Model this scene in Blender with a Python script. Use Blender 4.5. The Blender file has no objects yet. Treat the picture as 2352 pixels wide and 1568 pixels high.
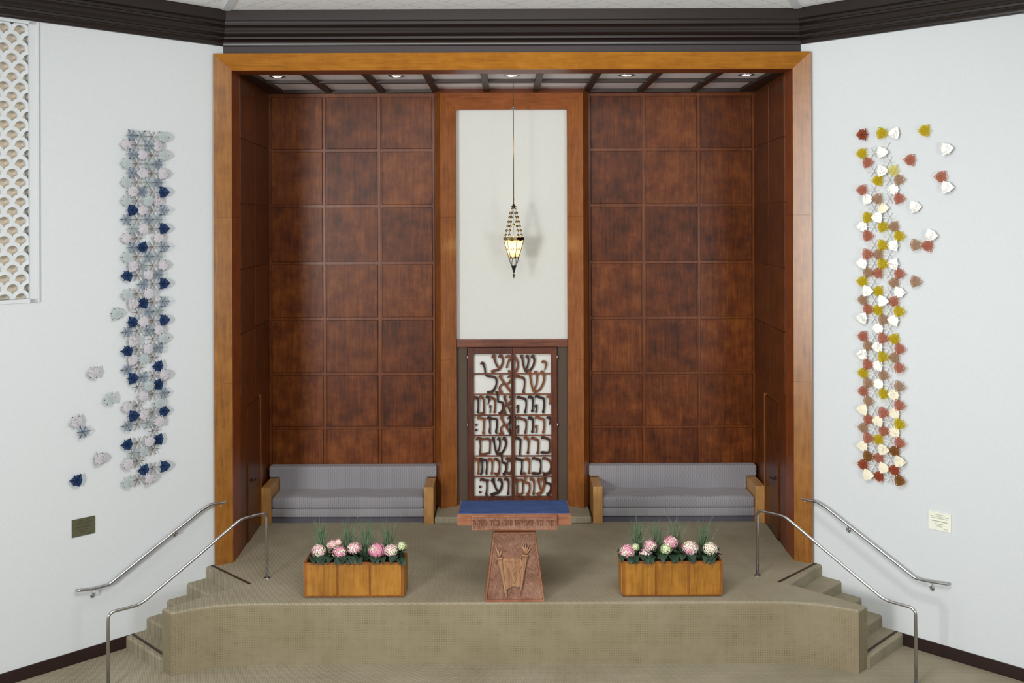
import bpy, bmesh, math, random
from mathutils import Vector, Matrix
random.seed(7)
PI = math.pi
SC = bpy.context.scene
COL = SC.collection

# ---------------------------------------------------------------- camera
F, VPX, VPY, ROLL = 2287.0, 1164.0, 508.0, 0.0035
CAMX, CAMZ = -0.09, 6.10
cd = bpy.data.cameras.new('camera'); cam = bpy.data.objects.new('camera', cd); COL.objects.link(cam)
cd.sensor_fit = 'HORIZONTAL'; cd.sensor_width = 36.0; cd.lens = F / 2352 * 36.0
cd.shift_x = (1176 - VPX) / 2352; cd.shift_y = -(784 - VPY) / 2352
cd.clip_end = 200
cam.location = (CAMX, 0, CAMZ); cam.rotation_euler = (PI / 2, ROLL, 0)
SC.camera = cam

def at(u, v, Y):
    """photo pixel -> point at depth Y"""
    du, dv = u - VPX, v - VPY
    a, b = du - ROLL * dv, dv + ROLL * du
    return Vector((CAMX + a * Y / F, Y, CAMZ - b * Y / F))

def on_wall(u, v, side, off=0.0):
    """photo pixel -> point on a plane parallel to the left (-1) or right (+1) angled wall, off metres in front of it"""
    du, dv = u - VPX, v - VPY
    a, b = (du - ROLL * dv) / F, (dv + ROLL * du) / F
    K = WALLK - off * math.sqrt(2)
    Y = (K + side * -CAMX) / (1 + side * a)
    return Vector((CAMX + a * Y, Y, CAMZ - b * Y))
WALLK = 19.88            # side*X + Y = WALLK on the angled walls
PZ = 0.85                # platform height

# ---------------------------------------------------------------- world, lights, exposure
w = bpy.data.worlds.new('hall_light'); SC.world = w; w.use_nodes = True
w.node_tree.nodes['Background'].inputs[0].default_value = (0.93, 0.97, 1.0, 1)
w.node_tree.nodes['Background'].inputs[1].default_value = 0.15
def area(name, loc, target, size, power, color=(1, 1, 1), size_y=None):
    l = bpy.data.lights.new(name, 'AREA'); l.energy = power; l.color = color
    l.size = size
    if size_y: l.shape = 'RECTANGLE'; l.size_y = size_y
    o = bpy.data.objects.new(name, l); COL.objects.link(o); o.location = loc
    o.rotation_euler = (Vector(target) - Vector(loc)).to_track_quat('-Z', 'Y').to_euler()
    return o
area('studio_light_key', (-8.2, -2.0, 5.6), (0.3, 17, 4.6), 2.4, 3000, (1.0, 0.99, 0.975))
wl_ = area('added_jamb_sheen_light', (-6.6, 3.8, 5.4), (4.45, 15.3, 5.0), 2.6, 215, (0.95, 0.98, 1.0), 8.0)  # unseen tall area light, added to put sheen on the right-hand jambs
wl_.data.spread = math.radians(80)
cv_ = area('added_ceiling_fill', (0, 6.6, 7.75), (0, 11.5, 9.5), 8.0, 130, (1.0, 0.99, 0.97), 0.6)  # unseen upward light, added to brighten the hall ceiling
cv_.data.spread = math.radians(60)
area('studio_light_fill', (7.4, -0.5, 4.5), (-1.0, 17, 4.0), 2.6, 1000, (0.98, 0.99, 1.0))
area('added_overhead_fill', (0, 7.5, 9.2), (0, 9.5, 0), 6.0, 1350, (1.0, 0.985, 0.96), 3.0)  # unseen overhead light, added to brighten the floor and platform
SC.view_settings.view_transform = 'Standard'; SC.view_settings.look = 'None'
SC.view_settings.gamma = 1.0; SC.view_settings.use_curve_mapping = False
SC.view_settings.exposure = -0.98
SC.render.film_transparent = False
SC.cycles.max_bounces = 8; SC.cycles.transparent_max_bounces = 16

# ---------------------------------------------------------------- helpers
def lin(r, g, b):
    f = lambda c: (c / 255) / 12.92 if c <= 10.31 else ((c / 255 + 0.055) / 1.055) ** 2.4
    return (f(r), f(g), f(b), 1.0)

class NT:
    def __init__(s, name):
        s.m = bpy.data.materials.new(name); s.m.use_nodes = True
        s.t = s.m.node_tree; s.n = s.t.nodes; s.l = s.t.links
        s.p = s.n['Principled BSDF']; s.out = s.n['Material Output']
    def node(s, typ, **kw):
        n = s.n.new(typ)
        for k, v in kw.items():
            if isinstance(k, str) and k.startswith('i_'):
                n.inputs[k[2:].replace('_', ' ')].default_value = v
            else: setattr(n, k, v)
        return n
    def link(s, a, b): s.l.new(a, b)
    def coords(s, scale=(1, 1, 1), rot=(0, 0, 0)):
        tc = s.node('ShaderNodeTexCoord'); mp = s.node('ShaderNodeMapping')
        mp.inputs['Scale'].default_value = scale; mp.inputs['Rotation'].default_value = rot
        s.link(tc.outputs['Object'], mp.inputs['Vector']); return mp.outputs['Vector']
    def noise(s, vec, scale, detail=4, rough=0.55, dist=0):
        n = s.node('ShaderNodeTexNoise'); n.inputs['Scale'].default_value = scale
        n.inputs['Detail'].default_value = detail; n.inputs['Roughness'].default_value = rough
        n.inputs['Distortion'].default_value = dist
        s.link(vec, n.inputs['Vector']); return n.outputs['Fac']
    def ramp(s, fac, stops):
        r = s.node('ShaderNodeValToRGB'); e = r.color_ramp.elements
        while len(e) < len(stops): e.new(0.5)
        for el, (p, c) in zip(e, stops): el.position = p; el.color = c
        s.link(fac, r.inputs['Fac']); return r.outputs['Color']
    def math(s, op, a, b=None, c=None):
        m = s.node('ShaderNodeMath'); m.operation = op
        for i, v in enumerate((a, b, c)):
            if v is None: continue
            if isinstance(v, (int, float)): m.inputs[i].default_value = v
            else: s.link(v, m.inputs[i])
        return m.outputs[0]
    def mix(s, fac, a, b, blend='MIX'):
        m = s.node('ShaderNodeMix'); m.data_type = 'RGBA'; m.blend_type = blend
        for i, v in ((0, fac), (6, a), (7, b)):
            if isinstance(v, (int, float, tuple)): m.inputs[i].default_value = v
            else: s.link(v, m.inputs[i])
        return m.outputs[2]
    def bump(s, h, strength=0.3, dist=0.01):
        b = s.node('ShaderNodeBump'); b.inputs['Strength'].default_value = strength
        b.inputs['Distance'].default_value = dist
        s.link(h, b.inputs['Height']); s.link(b.outputs['Normal'], s.p.inputs['Normal'])
    def base(s, c): 
        if isinstance(c, tuple): s.p.inputs['Base Color'].default_value = c
        else: s.link(c, s.p.inputs['Base Color'])
    def rough(s, v): s.p.inputs['Roughness'].default_value = v

def wood(name, dark, mid, light, grain='Z', rough=0.34, blotch=0.5, vary=0.25, spec=0.5, coat=0.0):
    t = NT(name)
    sc = {'Z': (9, 9, 0.7), 'X': (0.7, 9, 9), 'Y': (9, 0.7, 9)}[grain]
    v = t.coords(sc); g = t.noise(v, 3.0, 6, 0.6, 0.6)
    v2 = t.coords((1, 1, 1)); b = t.noise(v2, 3.2, 5, 0.65)
    oi = t.node('ShaderNodeObjectInfo')
    k = t.math('ADD', t.math('MULTIPLY', g, 1 - blotch), t.math('MULTIPLY', b, blotch))
    k = t.math('ADD', k, t.math('MULTIPLY', t.math('SUBTRACT', oi.outputs['Random'], 0.5), vary))
    t.base(t.ramp(k, [(0.33, lin(*dark)), (0.5, lin(*mid)), (0.68, lin(*light))]))
    t.rough(rough); t.p.inputs['Specular IOR Level'].default_value = spec
    t.p.inputs['Coat Weight'].default_value = coat; t.p.inputs['Coat Roughness'].default_value = 0.22
    t.bump(g, 0.05, 0.004)
    return t.m

def plain(name, rgb, rough=0.5, metal=0.0, bump=None, spec=0.5):
    t = NT(name); t.rough(rough); t.p.inputs['Metallic'].default_value = metal
    t.p.inputs['Specular IOR Level'].default_value = spec
    v = t.coords(); n = t.noise(v, bump[0] if bump else 6, 3)
    c = lin(*rgb); d = tuple(x * 0.95 for x in c[:3]) + (1,)
    t.base(t.ramp(n, [(0.3, d), (0.7, c)]))
    if bump: t.bump(n, bump[1], bump[2])
    return t.m

M = {}
M['plaster'] = plain('white_plaster', (211, 216, 218), 0.85, 0, (45, 0.05, 0.004), 0.2)
M['wood_panel'] = wood('stained_panel_veneer', (60, 26, 8), (98, 48, 16), (130, 72, 28), 'Z', 0.42, 0.6, 0.12, 0.24)
M['wood_batten'] = wood('stained_batten', (74, 34, 10), (108, 54, 18), (130, 72, 24), 'Z', 0.36, 0.4, 0, 0.3)
M['wood_side'] = wood('dark_side_veneer', (60, 28, 8), (88, 44, 16), (108, 58, 20), 'Z', 0.34, 0.4, 0.1, 0.3)
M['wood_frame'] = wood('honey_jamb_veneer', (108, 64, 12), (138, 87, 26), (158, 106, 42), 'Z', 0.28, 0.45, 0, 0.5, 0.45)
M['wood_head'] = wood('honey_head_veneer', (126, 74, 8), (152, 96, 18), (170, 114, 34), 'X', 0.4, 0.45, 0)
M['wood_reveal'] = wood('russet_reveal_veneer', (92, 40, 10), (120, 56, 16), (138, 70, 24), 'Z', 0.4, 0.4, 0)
M['wood_ark'] = wood('russet_surround_veneer', (112, 60, 18), (140, 80, 30), (160, 98, 44), 'Z', 0.3, 0.4, 0, 0.5, 0.6)
M['wood_ark_head'] = wood('russet_surround_head_veneer', (112, 58, 24), (140, 78, 38), (160, 94, 50), 'X', 0.4, 0.4, 0)
M['walnut'] = wood('dark_walnut', (62, 28, 16), (88, 42, 22), (112, 58, 32), 'Z', 0.36, 0.3, 0.2)
M['walnut_x'] = wood('walnut_rail', (84, 46, 30), (116, 66, 44), (140, 86, 56), 'X', 0.36, 0.3, 0.2)
M['walnut_letter'] = wood('carved_walnut_letter', (50, 28, 20), (86, 46, 26), (124, 70, 36), 'Z', 0.34, 0.3, 0.5)
M['maple'] = wood('maple_arm', (150, 108, 58), (178, 132, 76), (196, 152, 96), 'Z', 0.42, 0.4, 0.1)
M['planter'] = wood('planter_veneer', (128, 80, 18), (158, 106, 32), (178, 126, 48), 'Z', 0.42, 0.5, 0.12)
M['planter_edge'] = wood('planter_edge_wood', (112, 62, 14), (136, 80, 24), (156, 96, 34), 'Z', 0.45, 0.4, 0)
M['lectern'] = wood('rosewood', (112, 68, 46), (146, 96, 70), (170, 122, 96), 'X', 0.32, 0.5, 0)
M['coffer'] = plain('dark_ceiling_beam', (44, 28, 20), 0.5)
M['coffer_white'] = plain('white_ceiling_panel', (243, 241, 247), 0.8)
M['steel'] = plain('brushed_steel', (196, 196, 198), 0.26, 1.0)
M['brass'] = plain('aged_brass', (150, 128, 84), 0.25, 1.0)
M['brass_dark'] = plain('dark_brass', (86, 72, 44), 0.3, 1.0)
M['bronze_trim'] = plain('dark_bronze_trim', (64, 52, 32), 0.45, 0.4)
M['black'] = plain('black_metal', (18, 17, 16), 0.4)
M['baseboard'] = plain('dark_baseboard_paint', (36, 18, 16), 0.4)
M['strip'] = plain('dark_rubber_strip', (58, 42, 28), 0.6)
M['soil'] = plain('potting_soil', (34, 26, 18), 0.95, 0, (60, 0.6, 0.01))
M['bronze_cloth'] = plain('bronze_panel_cloth', (82, 66, 52), 0.7, 0, (200, 0.2, 0.002))
M['door_white'] = plain('white_linen_backing', (226, 228, 222), 0.85)

def mk_cornice():
    t = NT('dark_gloss_cornice_paint'); t.base(lin(30, 20, 18)); t.rough(0.3)
    n = t.noise(t.coords((0.4, 0.4, 4)), 6, 3); t.bump(n, 0.05, 0.004); return t.m
M['cornice'] = mk_cornice()
M['frieze'] = plain('dark_frieze_paint', (46, 37, 37), 0.6)

def mk_linen():
    t = NT('pale_linen_panel')
    a = t.noise(t.coords((140, 140, 6)), 1.2, 3); b = t.noise(t.coords((6, 140, 140)), 1.2, 3)
    k = t.math('ADD', t.math('MULTIPLY', a, .5), t.math('MULTIPLY', b, .5))
    t.base(t.ramp(k, [(0.35, lin(212, 214, 208)), (0.65, lin(219, 221, 216))])); t.rough(0.9)
    t.bump(k, 0.2, 0.002); return t.m
M['linen'] = mk_linen()

def mk_carpet(name, kind):
    t = NT(name)
    tc = t.node('ShaderNodeTexCoord'); sp = t.node('ShaderNodeSeparateXYZ'); t.link(tc.outputs['Object'], sp.inputs[0])
    x, y, z = sp.outputs
    big = t.noise(tc.outputs['Object'], 1.3, 4, 0.6); fine = t.noise(tc.outputs['Object'], 90, 2)
    if kind == 'front':
        fr = PI / 0.033
        k = t.math('MULTIPLY', t.math('SINE', t.math('MULTIPLY', x, fr)), t.math('SINE', t.math('MULTIPLY', z, fr)))
        k = t.math('ABSOLUTE', k)
        mask = t.ramp(t.noise(t.coords((1, 1, 1.2)), 3.2, 6, 0.7), [(0.40, (0, 0, 0, 1)), (0.68, (1, 1, 1, 1))])
        hole = t.math('MULTIPLY', t.math('POWER', k, 2.0), mask)
        c = t.ramp(big, [(0.35, lin(128, 118, 95)), (0.65, lin(140, 130, 107))])
        weave = t.math('ADD', t.noise(t.coords((150, 8, 12)), 1.0, 2), t.noise(t.coords((12, 8, 150)), 1.0, 2))
        c = t.mix(t.ramp(weave, [(.35, (0, 0, 0, 1)), (.65, (1, 1, 1, 1))]), t.mix(.35, c, lin(104, 92, 66)), t.mix(.3, c, lin(150, 140, 114)))
        c = t.mix(t.math('MULTIPLY', hole, 0.75), c, lin(96, 82, 46))
        h = t.math('SUBTRACT', t.math('MULTIPLY', fine, 0.5), hole)
    else:
        fr = 2 * PI / 0.021
        a = t.math('SINE', t.math('MULTIPLY', t.math('ADD', x, t.math('MULTIPLY', y, 0.32)), fr))
        b = t.math('SINE', t.math('MULTIPLY', t.math('ADD', y, z), fr * 0.5))
        k = t.math('ADD', t.math('MULTIPLY', a, 0.24), t.math('MULTIPLY', b, 0.07))
        k = t.math('ADD', t.math('MULTIPLY', k, 0.6), t.math('ADD', t.math('MULTIPLY', fine, 0.35), t.math('MULTIPLY', big, 0.45)))
        c = t.ramp(k, [(0.12, lin(122, 113, 90)), (0.7, lin(176, 168, 148))])
        h = k
    t.base(c); t.rough(0.95); t.p.inputs['Specular IOR Level'].default_value = 0.1
    t.bump(h, 0.5, 0.006); return t.m
M['carpet'] = mk_carpet('olive_loop_carpet', 'top')
M['carpet_front'] = mk_carpet('olive_loop_carpet_riser', 'front')

def mk_fabric():
    t = NT('grey_dash_upholstery')
    tc = t.node('ShaderNodeTexCoord'); sp = t.node('ShaderNodeSeparateXYZ'); t.link(tc.outputs['Object'], sp.inputs[0])
    x, y, z = sp.outputs
    col = t.math('SINE', t.math('MULTIPLY', x, 2 * PI / 0.034))
    sh = t.math('MULTIPLY', t.math('SIGN', t.math('SINE', t.math('MULTIPLY', x, PI / 0.034))), 1.57)
    row = t.math('SINE', t.math('ADD', t.math('MULTIPLY', t.math('SUBTRACT', z, t.math('MULTIPLY', y, .7)), 2 * PI / 0.026), sh))
    k = t.math('MULTIPLY', t.math('GREATER_THAN', col, 0.25), t.math('GREATER_THAN', row, -0.3))
    n = t.noise(tc.outputs['Object'], 120, 2)
    c = t.mix(k, lin(150, 148, 152), lin(124, 121, 127))
    t.base(t.mix(t.math('MULTIPLY', n, .3), c, lin(120, 117, 121))); t.rough(0.85)
    t.p.inputs['Sheen Weight'].default_value = 0.2
    t.bump(n, 0.2, 0.002); return t.m
M['fabric'] = mk_fabric()
M['fabric_base'] = plain('dark_sofa_base_cloth', (84, 82, 92), 0.9, 0, (120, 0.2, 0.002))

def mk_blue():
    t = NT('blue_velvet_top'); n = t.noise(t.coords((2, 6, 2)), 2.2, 5)
    t.base(t.ramp(n, [(0.3, lin(52, 71, 116)), (0.7, lin(70, 92, 140))])); t.rough(0.9)
    t.p.inputs['Specular IOR Level'].default_value = 0.1; return t.m
M['blue'] = mk_blue()
M['raised'] = wood('dark_rosewood_letter', (84, 44, 28), (108, 62, 42), (132, 80, 58), 'X', 0.4, 0.4, 0)

def mk_carved():
    t = NT('carved_rosewood')
    n = t.noise(t.coords((22, 22, 9)), 2.5, 6, 0.7, 1.0); b = t.noise(t.coords(), 4, 4)
    k = t.math('ADD', t.math('MULTIPLY', n, .6), t.math('MULTIPLY', b, .4))
    t.base(t.ramp(k, [(0.34, lin(96, 56, 40)), (0.5, lin(150, 108, 88)), (0.68, lin(178, 140, 120))]))
    t.rough(0.42); t.bump(n, 0.9, 0.02); return t.m
M['carved'] = mk_carved()
M['staff'] = wood('carved_staff_wood', (124, 88, 62), (158, 118, 88), (184, 146, 114), 'Z', 0.36, 0.3, 0)

def mk_ceiling():
    t = NT('white_herringbone_ceiling')
    cs = []
    for ang in (PI / 4, -PI / 4):
        br = t.node('ShaderNodeTexBrick'); br.inputs['Scale'].default_value = 1.0
        br.inputs['Mortar Size'].default_value = 0.006; br.inputs['Brick Width'].default_value = 1.6
        br.inputs['Row Height'].default_value = 0.55
        br.inputs['Color1'].default_value = (1, 1, 1, 1); br.inputs['Color2'].default_value = (1, 1, 1, 1)
        br.inputs['Mortar'].default_value = (0, 0, 0, 1)
        t.link(t.coords((1, 1, 1), (0, 0, ang)), br.inputs['Vector']); cs.append(br.outputs['Color'])
    m = t.mix(1.0, cs[0], cs[1], 'MULTIPLY')
    t.base(t.mix(m, lin(196, 198, 196), lin(246, 248, 248))); t.rough(0.8); return t.m
M['ceiling'] = mk_ceiling()

def tile_mat(name, tint, rgb, fac, rough=0.25):
    t = NT(name); t.base(lin(*rgb)); t.rough(rough)
    tr = t.node('ShaderNodeBsdfTransparent'); tr.inputs[0].default_value = tuple(c ** .5 for c in lin(*tint)[:3]) + (1,); fac = 1 - (1 - fac) ** .5   # light crosses two faces
    mx = t.node('ShaderNodeMixShader'); mx.inputs[0].default_value = fac
    n = t.noise(t.coords(), 9, 2); r = t.math('MULTIPLY_ADD', n, 0.12, fac - 0.06); t.link(r, mx.inputs[0])
    t.link(tr.outputs[0], mx.inputs[1]); t.link(t.p.outputs[0], mx.inputs[2]); t.link(mx.outputs[0], t.out.inputs['Surface'])
    return t.m
def marble(name, light, vein, thr):
    t = NT(name)
    n = t.noise(t.coords(), 13, 5, 0.6, 1.2); b = t.noise(t.coords(), 60, 2)
    v = t.math('ABSOLUTE', t.math('SUBTRACT', n, 0.5))
    c = t.ramp(v, [(0.0, lin(*vein)), (thr, lin(*light))])
    m2 = t.ramp(t.noise(t.coords(), 6, 2), [(0.5, (0, 0, 0, 1)), (0.56, (1, 1, 1, 1))])
    t.base(t.mix(m2, lin(*light), c)); t.rough(0.5)
    return t.m
TM = {
 'D': (tile_mat('navy_acrylic', (92, 116, 156), (44, 74, 120), 0.40), 'dark navy translucent tile'),
 'B': (tile_mat('slate_blue_acrylic', (214, 222, 230), (160, 173, 188), 0.26, 0.5), 'slate blue frosted translucent tile'),
 'G': (tile_mat('mist_acrylic', (230, 236, 238), (194, 206, 208), 0.28, 0.6), 'misty grey-green frosted tile'),
 'P': (tile_mat('pale_aqua_acrylic', (230, 238, 238), (196, 207, 209), 0.78, 0.6), 'pale aqua frosted tile'),
 'W': (marble('grey_flecked_tile', (190, 187, 194), (78, 70, 78), 0.022), 'pale grey tile with dark flecks'),
 'Y': (tile_mat('yellow_acrylic', (232, 214, 84), (202, 178, 40), 0.34), 'translucent yellow tile'),
 'y': (tile_mat('pale_yellow_acrylic', (244, 236, 160), (232, 220, 150), 0.36), 'pale yellow translucent tile'),
 'R': (tile_mat('rose_acrylic', (222, 168, 150), (186, 120, 98), 0.38), 'translucent rose red tile'),
 'r': (tile_mat('rust_acrylic', (204, 128, 100), (164, 86, 58), 0.45), 'translucent deep rust tile'),
 'T': (tile_mat('tan_acrylic', (216, 192, 170), (178, 144, 118), 0.38), 'translucent tan tile'),
 'b': (tile_mat('brown_acrylic', (190, 146, 98), (140, 96, 48), 0.48), 'translucent brown tile'),
 'V': (marble('white_veined_tile', (243, 243, 236), (150, 144, 142), 0.03), 'white tile with grey veins'),
 'C': (marble('cream_veined_tile', (238, 230, 204), (150, 140, 126), 0.02), 'cream tile with fine veins'),
}
M['rod_taupe'] = plain('taupe_rod', (142, 132, 126), 0.45, 0.2)
M['rod_dark'] = plain('dark_rod', (24, 22, 26), 0.45, 0.2)
M['rod_white'] = plain('white_rod', (232, 232, 232), 0.45)
M['pin_dark'] = plain('dark_pin', (40, 38, 44), 0.4)
M['pin_white'] = plain('white_pin', (244, 240, 234), 0.4)

# ------- mesh helpers
def new(): return bmesh.new()
def box(bm, x0, x1, y0, y1, z0, z1, mi=0):
    vs = [bm.verts.new(p) for p in ((x0, y0, z0), (x1, y0, z0), (x1, y1, z0), (x0, y1, z0), (x0, y0, z1), (x1, y0, z1), (x1, y1, z1), (x0, y1, z1))]
    fs = [bm.faces.new([vs[i] for i in q]) for q in ((3, 2, 1, 0), (4, 5, 6, 7), (0, 1, 5, 4), (1, 2, 6, 5), (2, 3, 7, 6), (3, 0, 4, 7))]
    for f in fs: f.material_index = mi
    return vs
def bbox(x0, x1, y0, y1, z0, z1, b=0.01, seg=2):
    bm = new(); box(bm, x0, x1, y0, y1, z0, z1)
    bmesh.ops.bevel(bm, geom=bm.edges[:], offset=b, segments=seg, profile=0.5, affect='EDGES'); return bm
def prism(bm, pts, z0, z1, mi=0):
    """pts: plan polygon"""
    a = [bm.verts.new((p[0], p[1], z0)) for p in pts]; b = [bm.verts.new((p[0], p[1], z1)) for p in pts]
    n = len(pts); fs = [bm.faces.new(a[::-1]), bm.faces.new(b)]
    for i in range(n): fs.append(bm.faces.new((a[i], a[(i + 1) % n], b[(i + 1) % n], b[i])))
    for f in fs: f.material_index = mi
    bmesh.ops.recalc_face_normals(bm, faces=fs)
    return fs
def slab(bm, poly, n, mi=0):
    """closed 3-D polygon extruded by vector n"""
    a = [bm.verts.new(p) for p in poly]; b = [bm.verts.new(Vector(p) + n) for p in poly]
    k = len(poly); fs = [bm.faces.new(a), bm.faces.new(b[::-1])]
    for i in range(k): fs.append(bm.faces.new((a[i], b[i], b[(i + 1) % k], a[(i + 1) % k])))
    for f in fs: f.material_index = mi
    bmesh.ops.recalc_face_normals(bm, faces=fs)
    return fs
def tube(bm, pts, r, seg=8, mi=0, cap=True, radii=None):
    pts = [Vector(p) for p in pts]; rings = []
    for i, p in enumerate(pts):
        d = (pts[min(i + 1, len(pts) - 1)] - pts[max(i - 1, 0)]).normalized()
        if i == 0: u = d.cross(Vector((0, 0, 1)) if abs(d.z) < 0.95 else Vector((0, 1, 0))).normalized()
        else: u = (u - d * u.dot(d)).normalized()
        v = d.cross(u).normalized(); rr = radii[i] if radii else r
        rings.append([bm.verts.new(p + (u * math.cos(2 * PI * k / seg) + v * math.sin(2 * PI * k / seg)) * rr) for k in range(seg)])
    for a, b in zip(rings, rings[1:]):
        for k in range(seg):
            f = bm.faces.new((a[k], a[(k + 1) % seg], b[(k + 1) % seg], b[k])); f.material_index = mi; f.smooth = True
    if cap:
        for r_ in (rings[0][::-1], rings[-1]):
            f = bm.faces.new(r_); f.material_index = mi
def lathe(bm, prof, c, seg=20, mi=0, axis=None, smooth=True, sx=1.0):
    """prof: (r, h) list, around axis (default z) at c"""
    c = Vector(c); ax = Vector(axis).normalized() if axis is not None else Vector((0, 0, 1))
    u = ax.orthogonal().normalized() if axis is not None else Vector((1, 0, 0)); v = ax.cross(u)
    rings = []
    for r, h in prof:
        rings.append([bm.verts.new(c + ax * h + (u * math.cos(2 * PI * k / seg) + v * math.sin(2 * PI * k / seg)) * max(r, 1e-4)) for k in range(seg)])
    for a, b in zip(rings, rings[1:]):
        for k in range(seg):
            f = bm.faces.new((a[k], a[(k + 1) % seg], b[(k + 1) % seg], b[k])); f.material_index = mi; f.smooth = smooth
    bm.faces.new(rings[0][::-1]).material_index = mi; bm.faces.new(rings[-1]).material_index = mi
def ball(bm, c, r, mi=0, seg=12):
    ret = bmesh.ops.create_uvsphere(bm, u_segments=seg, v_segments=max(6, seg // 2), radius=r, matrix=Matrix.Translation(Vector(c)))
    for v in ret['verts']:
        for f in v.link_faces: f.material_index = mi; f.smooth = True
def fillet(pts, r, n=6):
    """round the inner corners of a polyline"""
    pts = [Vector(p) for p in pts]; out = [pts[0]]
    for a, b, c in zip(pts, pts[1:], pts[2:]):
        l1, l2 = (a - b).length, (c - b).length; q = min(r, l1 * .45, l2 * .45)
        p1 = b + (a - b).normalized() * q; p2 = b + (c - b).normalized() * q
        for i in range(n + 1):
            t = i / n; out.append(p1 * (1 - t) ** 2 + b * 2 * t * (1 - t) + p2 * t * t)
    return out + [pts[-1]]

WLOC = {}
def obj(name, bm, mats, parent=None, origin=None, smooth=None):
    me = bpy.data.meshes.new(name)
    if parent is not None: off = WLOC[parent]
    elif origin is not None: off = Vector(origin)
    else: off = Vector((0, 0, 0))
    if off.length: bmesh.ops.translate(bm, verts=bm.verts[:], vec=-off)
    if smooth is not None:
        for f in bm.faces: f.smooth = smooth
    bm.to_mesh(me); bm.free()
    for m in (mats if isinstance(mats, (list, tuple)) else [mats]): me.materials.append(M[m] if isinstance(m, str) else m)
    o = bpy.data.objects.new(name, me); COL.objects.link(o)
    if parent is not None: o.parent = parent
    else: o.location = off
    WLOC[o] = off
    return o
def tag(o, label=None, cat=None, group=None, kind=None):
    if label: o['label'] = label
    if cat: o['category'] = cat
    if group: o['group'] = group
    if kind: o['kind'] = kind
    return o
def empty(name, loc, label=None, cat=None, group=None, kind=None):
    o = bpy.data.objects.new(name, None); COL.objects.link(o); o.location = loc; o.empty_display_size = 0.1
    WLOC[o] = Vector(loc); return tag(o, label, cat, group, kind)
def struct(name, bm, mat, label, cat, parent=None, origin=None):
    return tag(obj(name, bm, mat, parent, origin), label, cat, kind='structure')

CORN = Vector((-4.47, 15.41, 0))     # left corner between angled wall and front wall
def wl(side, s, off=0.0, z=0.0):
    """point on the angled wall: s metres from the corner towards the camera, off metres in front of the wall"""
    X = CORN.x - s * math.sqrt(.5) + off * math.sqrt(.5); Y = CORN.y - s * math.sqrt(.5) - off * math.sqrt(.5)
    return Vector((-side * X if side > 0 else X, Y, z))
def wl_n(side): return Vector((-side, -1, 0)).normalized()       # wall normal into the room
def wl_t(side): return Vector((-side, 1, 0)).normalized()        # along the wall, away from the camera

# ================================================================ SETTING
# floor
bm = new(); box(bm, -9.5, 9.5, 4, 18.5, -0.1, 0)
struct('floor', bm, 'carpet', 'olive loop carpet of the hall floor below the platform', 'floor')
# angled white walls
for side, nm in ((-1, 'left'), (1, 'right')):
    bm = new()
    a, b = wl(side, 0.0), wl(side, 6.6); n = -wl_n(side) * 0.25
    if side < 0:
        # opening for the pierced screen
        s0 = (on_wall(88, 400, -1).xy - wl(-1, 0).xy).length + .008; s1, z0, z1 = s0 + 1.404, 5.038, 8.792
        for (sa, sb, za, zb) in ((0, s0, 0, 9.5), (s1, 6.6, 0, 9.5), (s0, s1, 0, z0), (s0, s1, z1, 9.5)):
            p, q = wl(side, sa), wl(side, sb)
            slab(bm, [(p.x, p.y, za), (q.x, q.y, za), (q.x, q.y, zb), (p.x, p.y, zb)], n)
    else:
        slab(bm, [(a.x, a.y, 0), (b.x, b.y, 0), (b.x, b.y, 9.5), (a.x, a.y, 9.5)], n)
    struct('wall_' + nm, bm, 'plaster', 'white plaster angled wall on the %s of the wooden recess' % nm, 'wall')
# upper front wall (dark frieze)
bm = new(); box(bm, -4.46, 4.46, 15.41, 15.6, 8.5, 9.5)
struct('wall_front', bm, 'frieze', 'dark painted frieze wall between cornice and wooden portal', 'wall')
# ceiling
bm = new()
box(bm, -9.5, 9.5, 8.5, 15.6, 9.315, 9.5)
struct('ceiling', bm, 'ceiling', 'white ceiling with fine diagonal herringbone lines above the cornice', 'ceiling')
bm = new()
for side in (-1, 1):       # ribs running out from the cornice corners
    c0 = Vector((side * 4.33, 15.08, 9.30)); d = Vector((side * math.sin(-PI / 8), -math.cos(PI / 8), 0)); pz = Vector((d.y, -d.x, 0)) * .06
    slab(bm, [c0 - pz, c0 + pz, c0 + d * 5 + pz, c0 + d * 5 - pz], Vector((0, 0, .02)))
struct('trim_1', bm, 'plaster', 'slim white ceiling ribs running out from the cornice corners', 'ceiling rib')
# cornice : profile swept along left wall - front wall - right wall
prof = [(0.0, 8.815), (0.03, 8.82), (0.035, 8.835)]
for i in range(1, 7):
    t = i / 6; prof.append((0.035 + 0.065 * (1 - math.cos(t * PI / 2)), 8.835 + 0.075 * math.sin(t * PI / 2)))
prof += [(0.115, 8.912), (0.115, 8.946), (0.13, 8.95)]
for i in range(1, 9):
    t = i / 8; prof.append((0.13 + 0.105 * t + .022 * math.sin(t * PI * 2), 8.955 + 0.14 * t))
prof += [(0.262, 9.10), (0.262, 9.146), (0.32, 9.152), (0.33, 9.16), (0.33, 9.32), (0.0, 9.32)]
def corner_pt(side, d):    # wall corner offset d into the room
    return Vector((side * (4.47 - d * math.tan(PI / 8)), 15.41 - d, 0))
stations = []
for d, z in prof:
    row = []
    for side, s in ((-1, 6.2), (-1, 0), (1, 0), (1, 6.2)):
        if s == 0: p = corner_pt(side, d)
        else: p = wl(side, s, d)
        row.append(Vector((p.x, p.y, z)))
    stations.append(row)
bm = new(); vs = [[bm.verts.new(p) for p in r] for r in stations]; n = len(vs)
for i in range(n):
    for k in range(3): bm.faces.new((vs[i][k], vs[i][k + 1], vs[(i + 1) % n][k + 1], vs[(i + 1) % n][k]))
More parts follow.
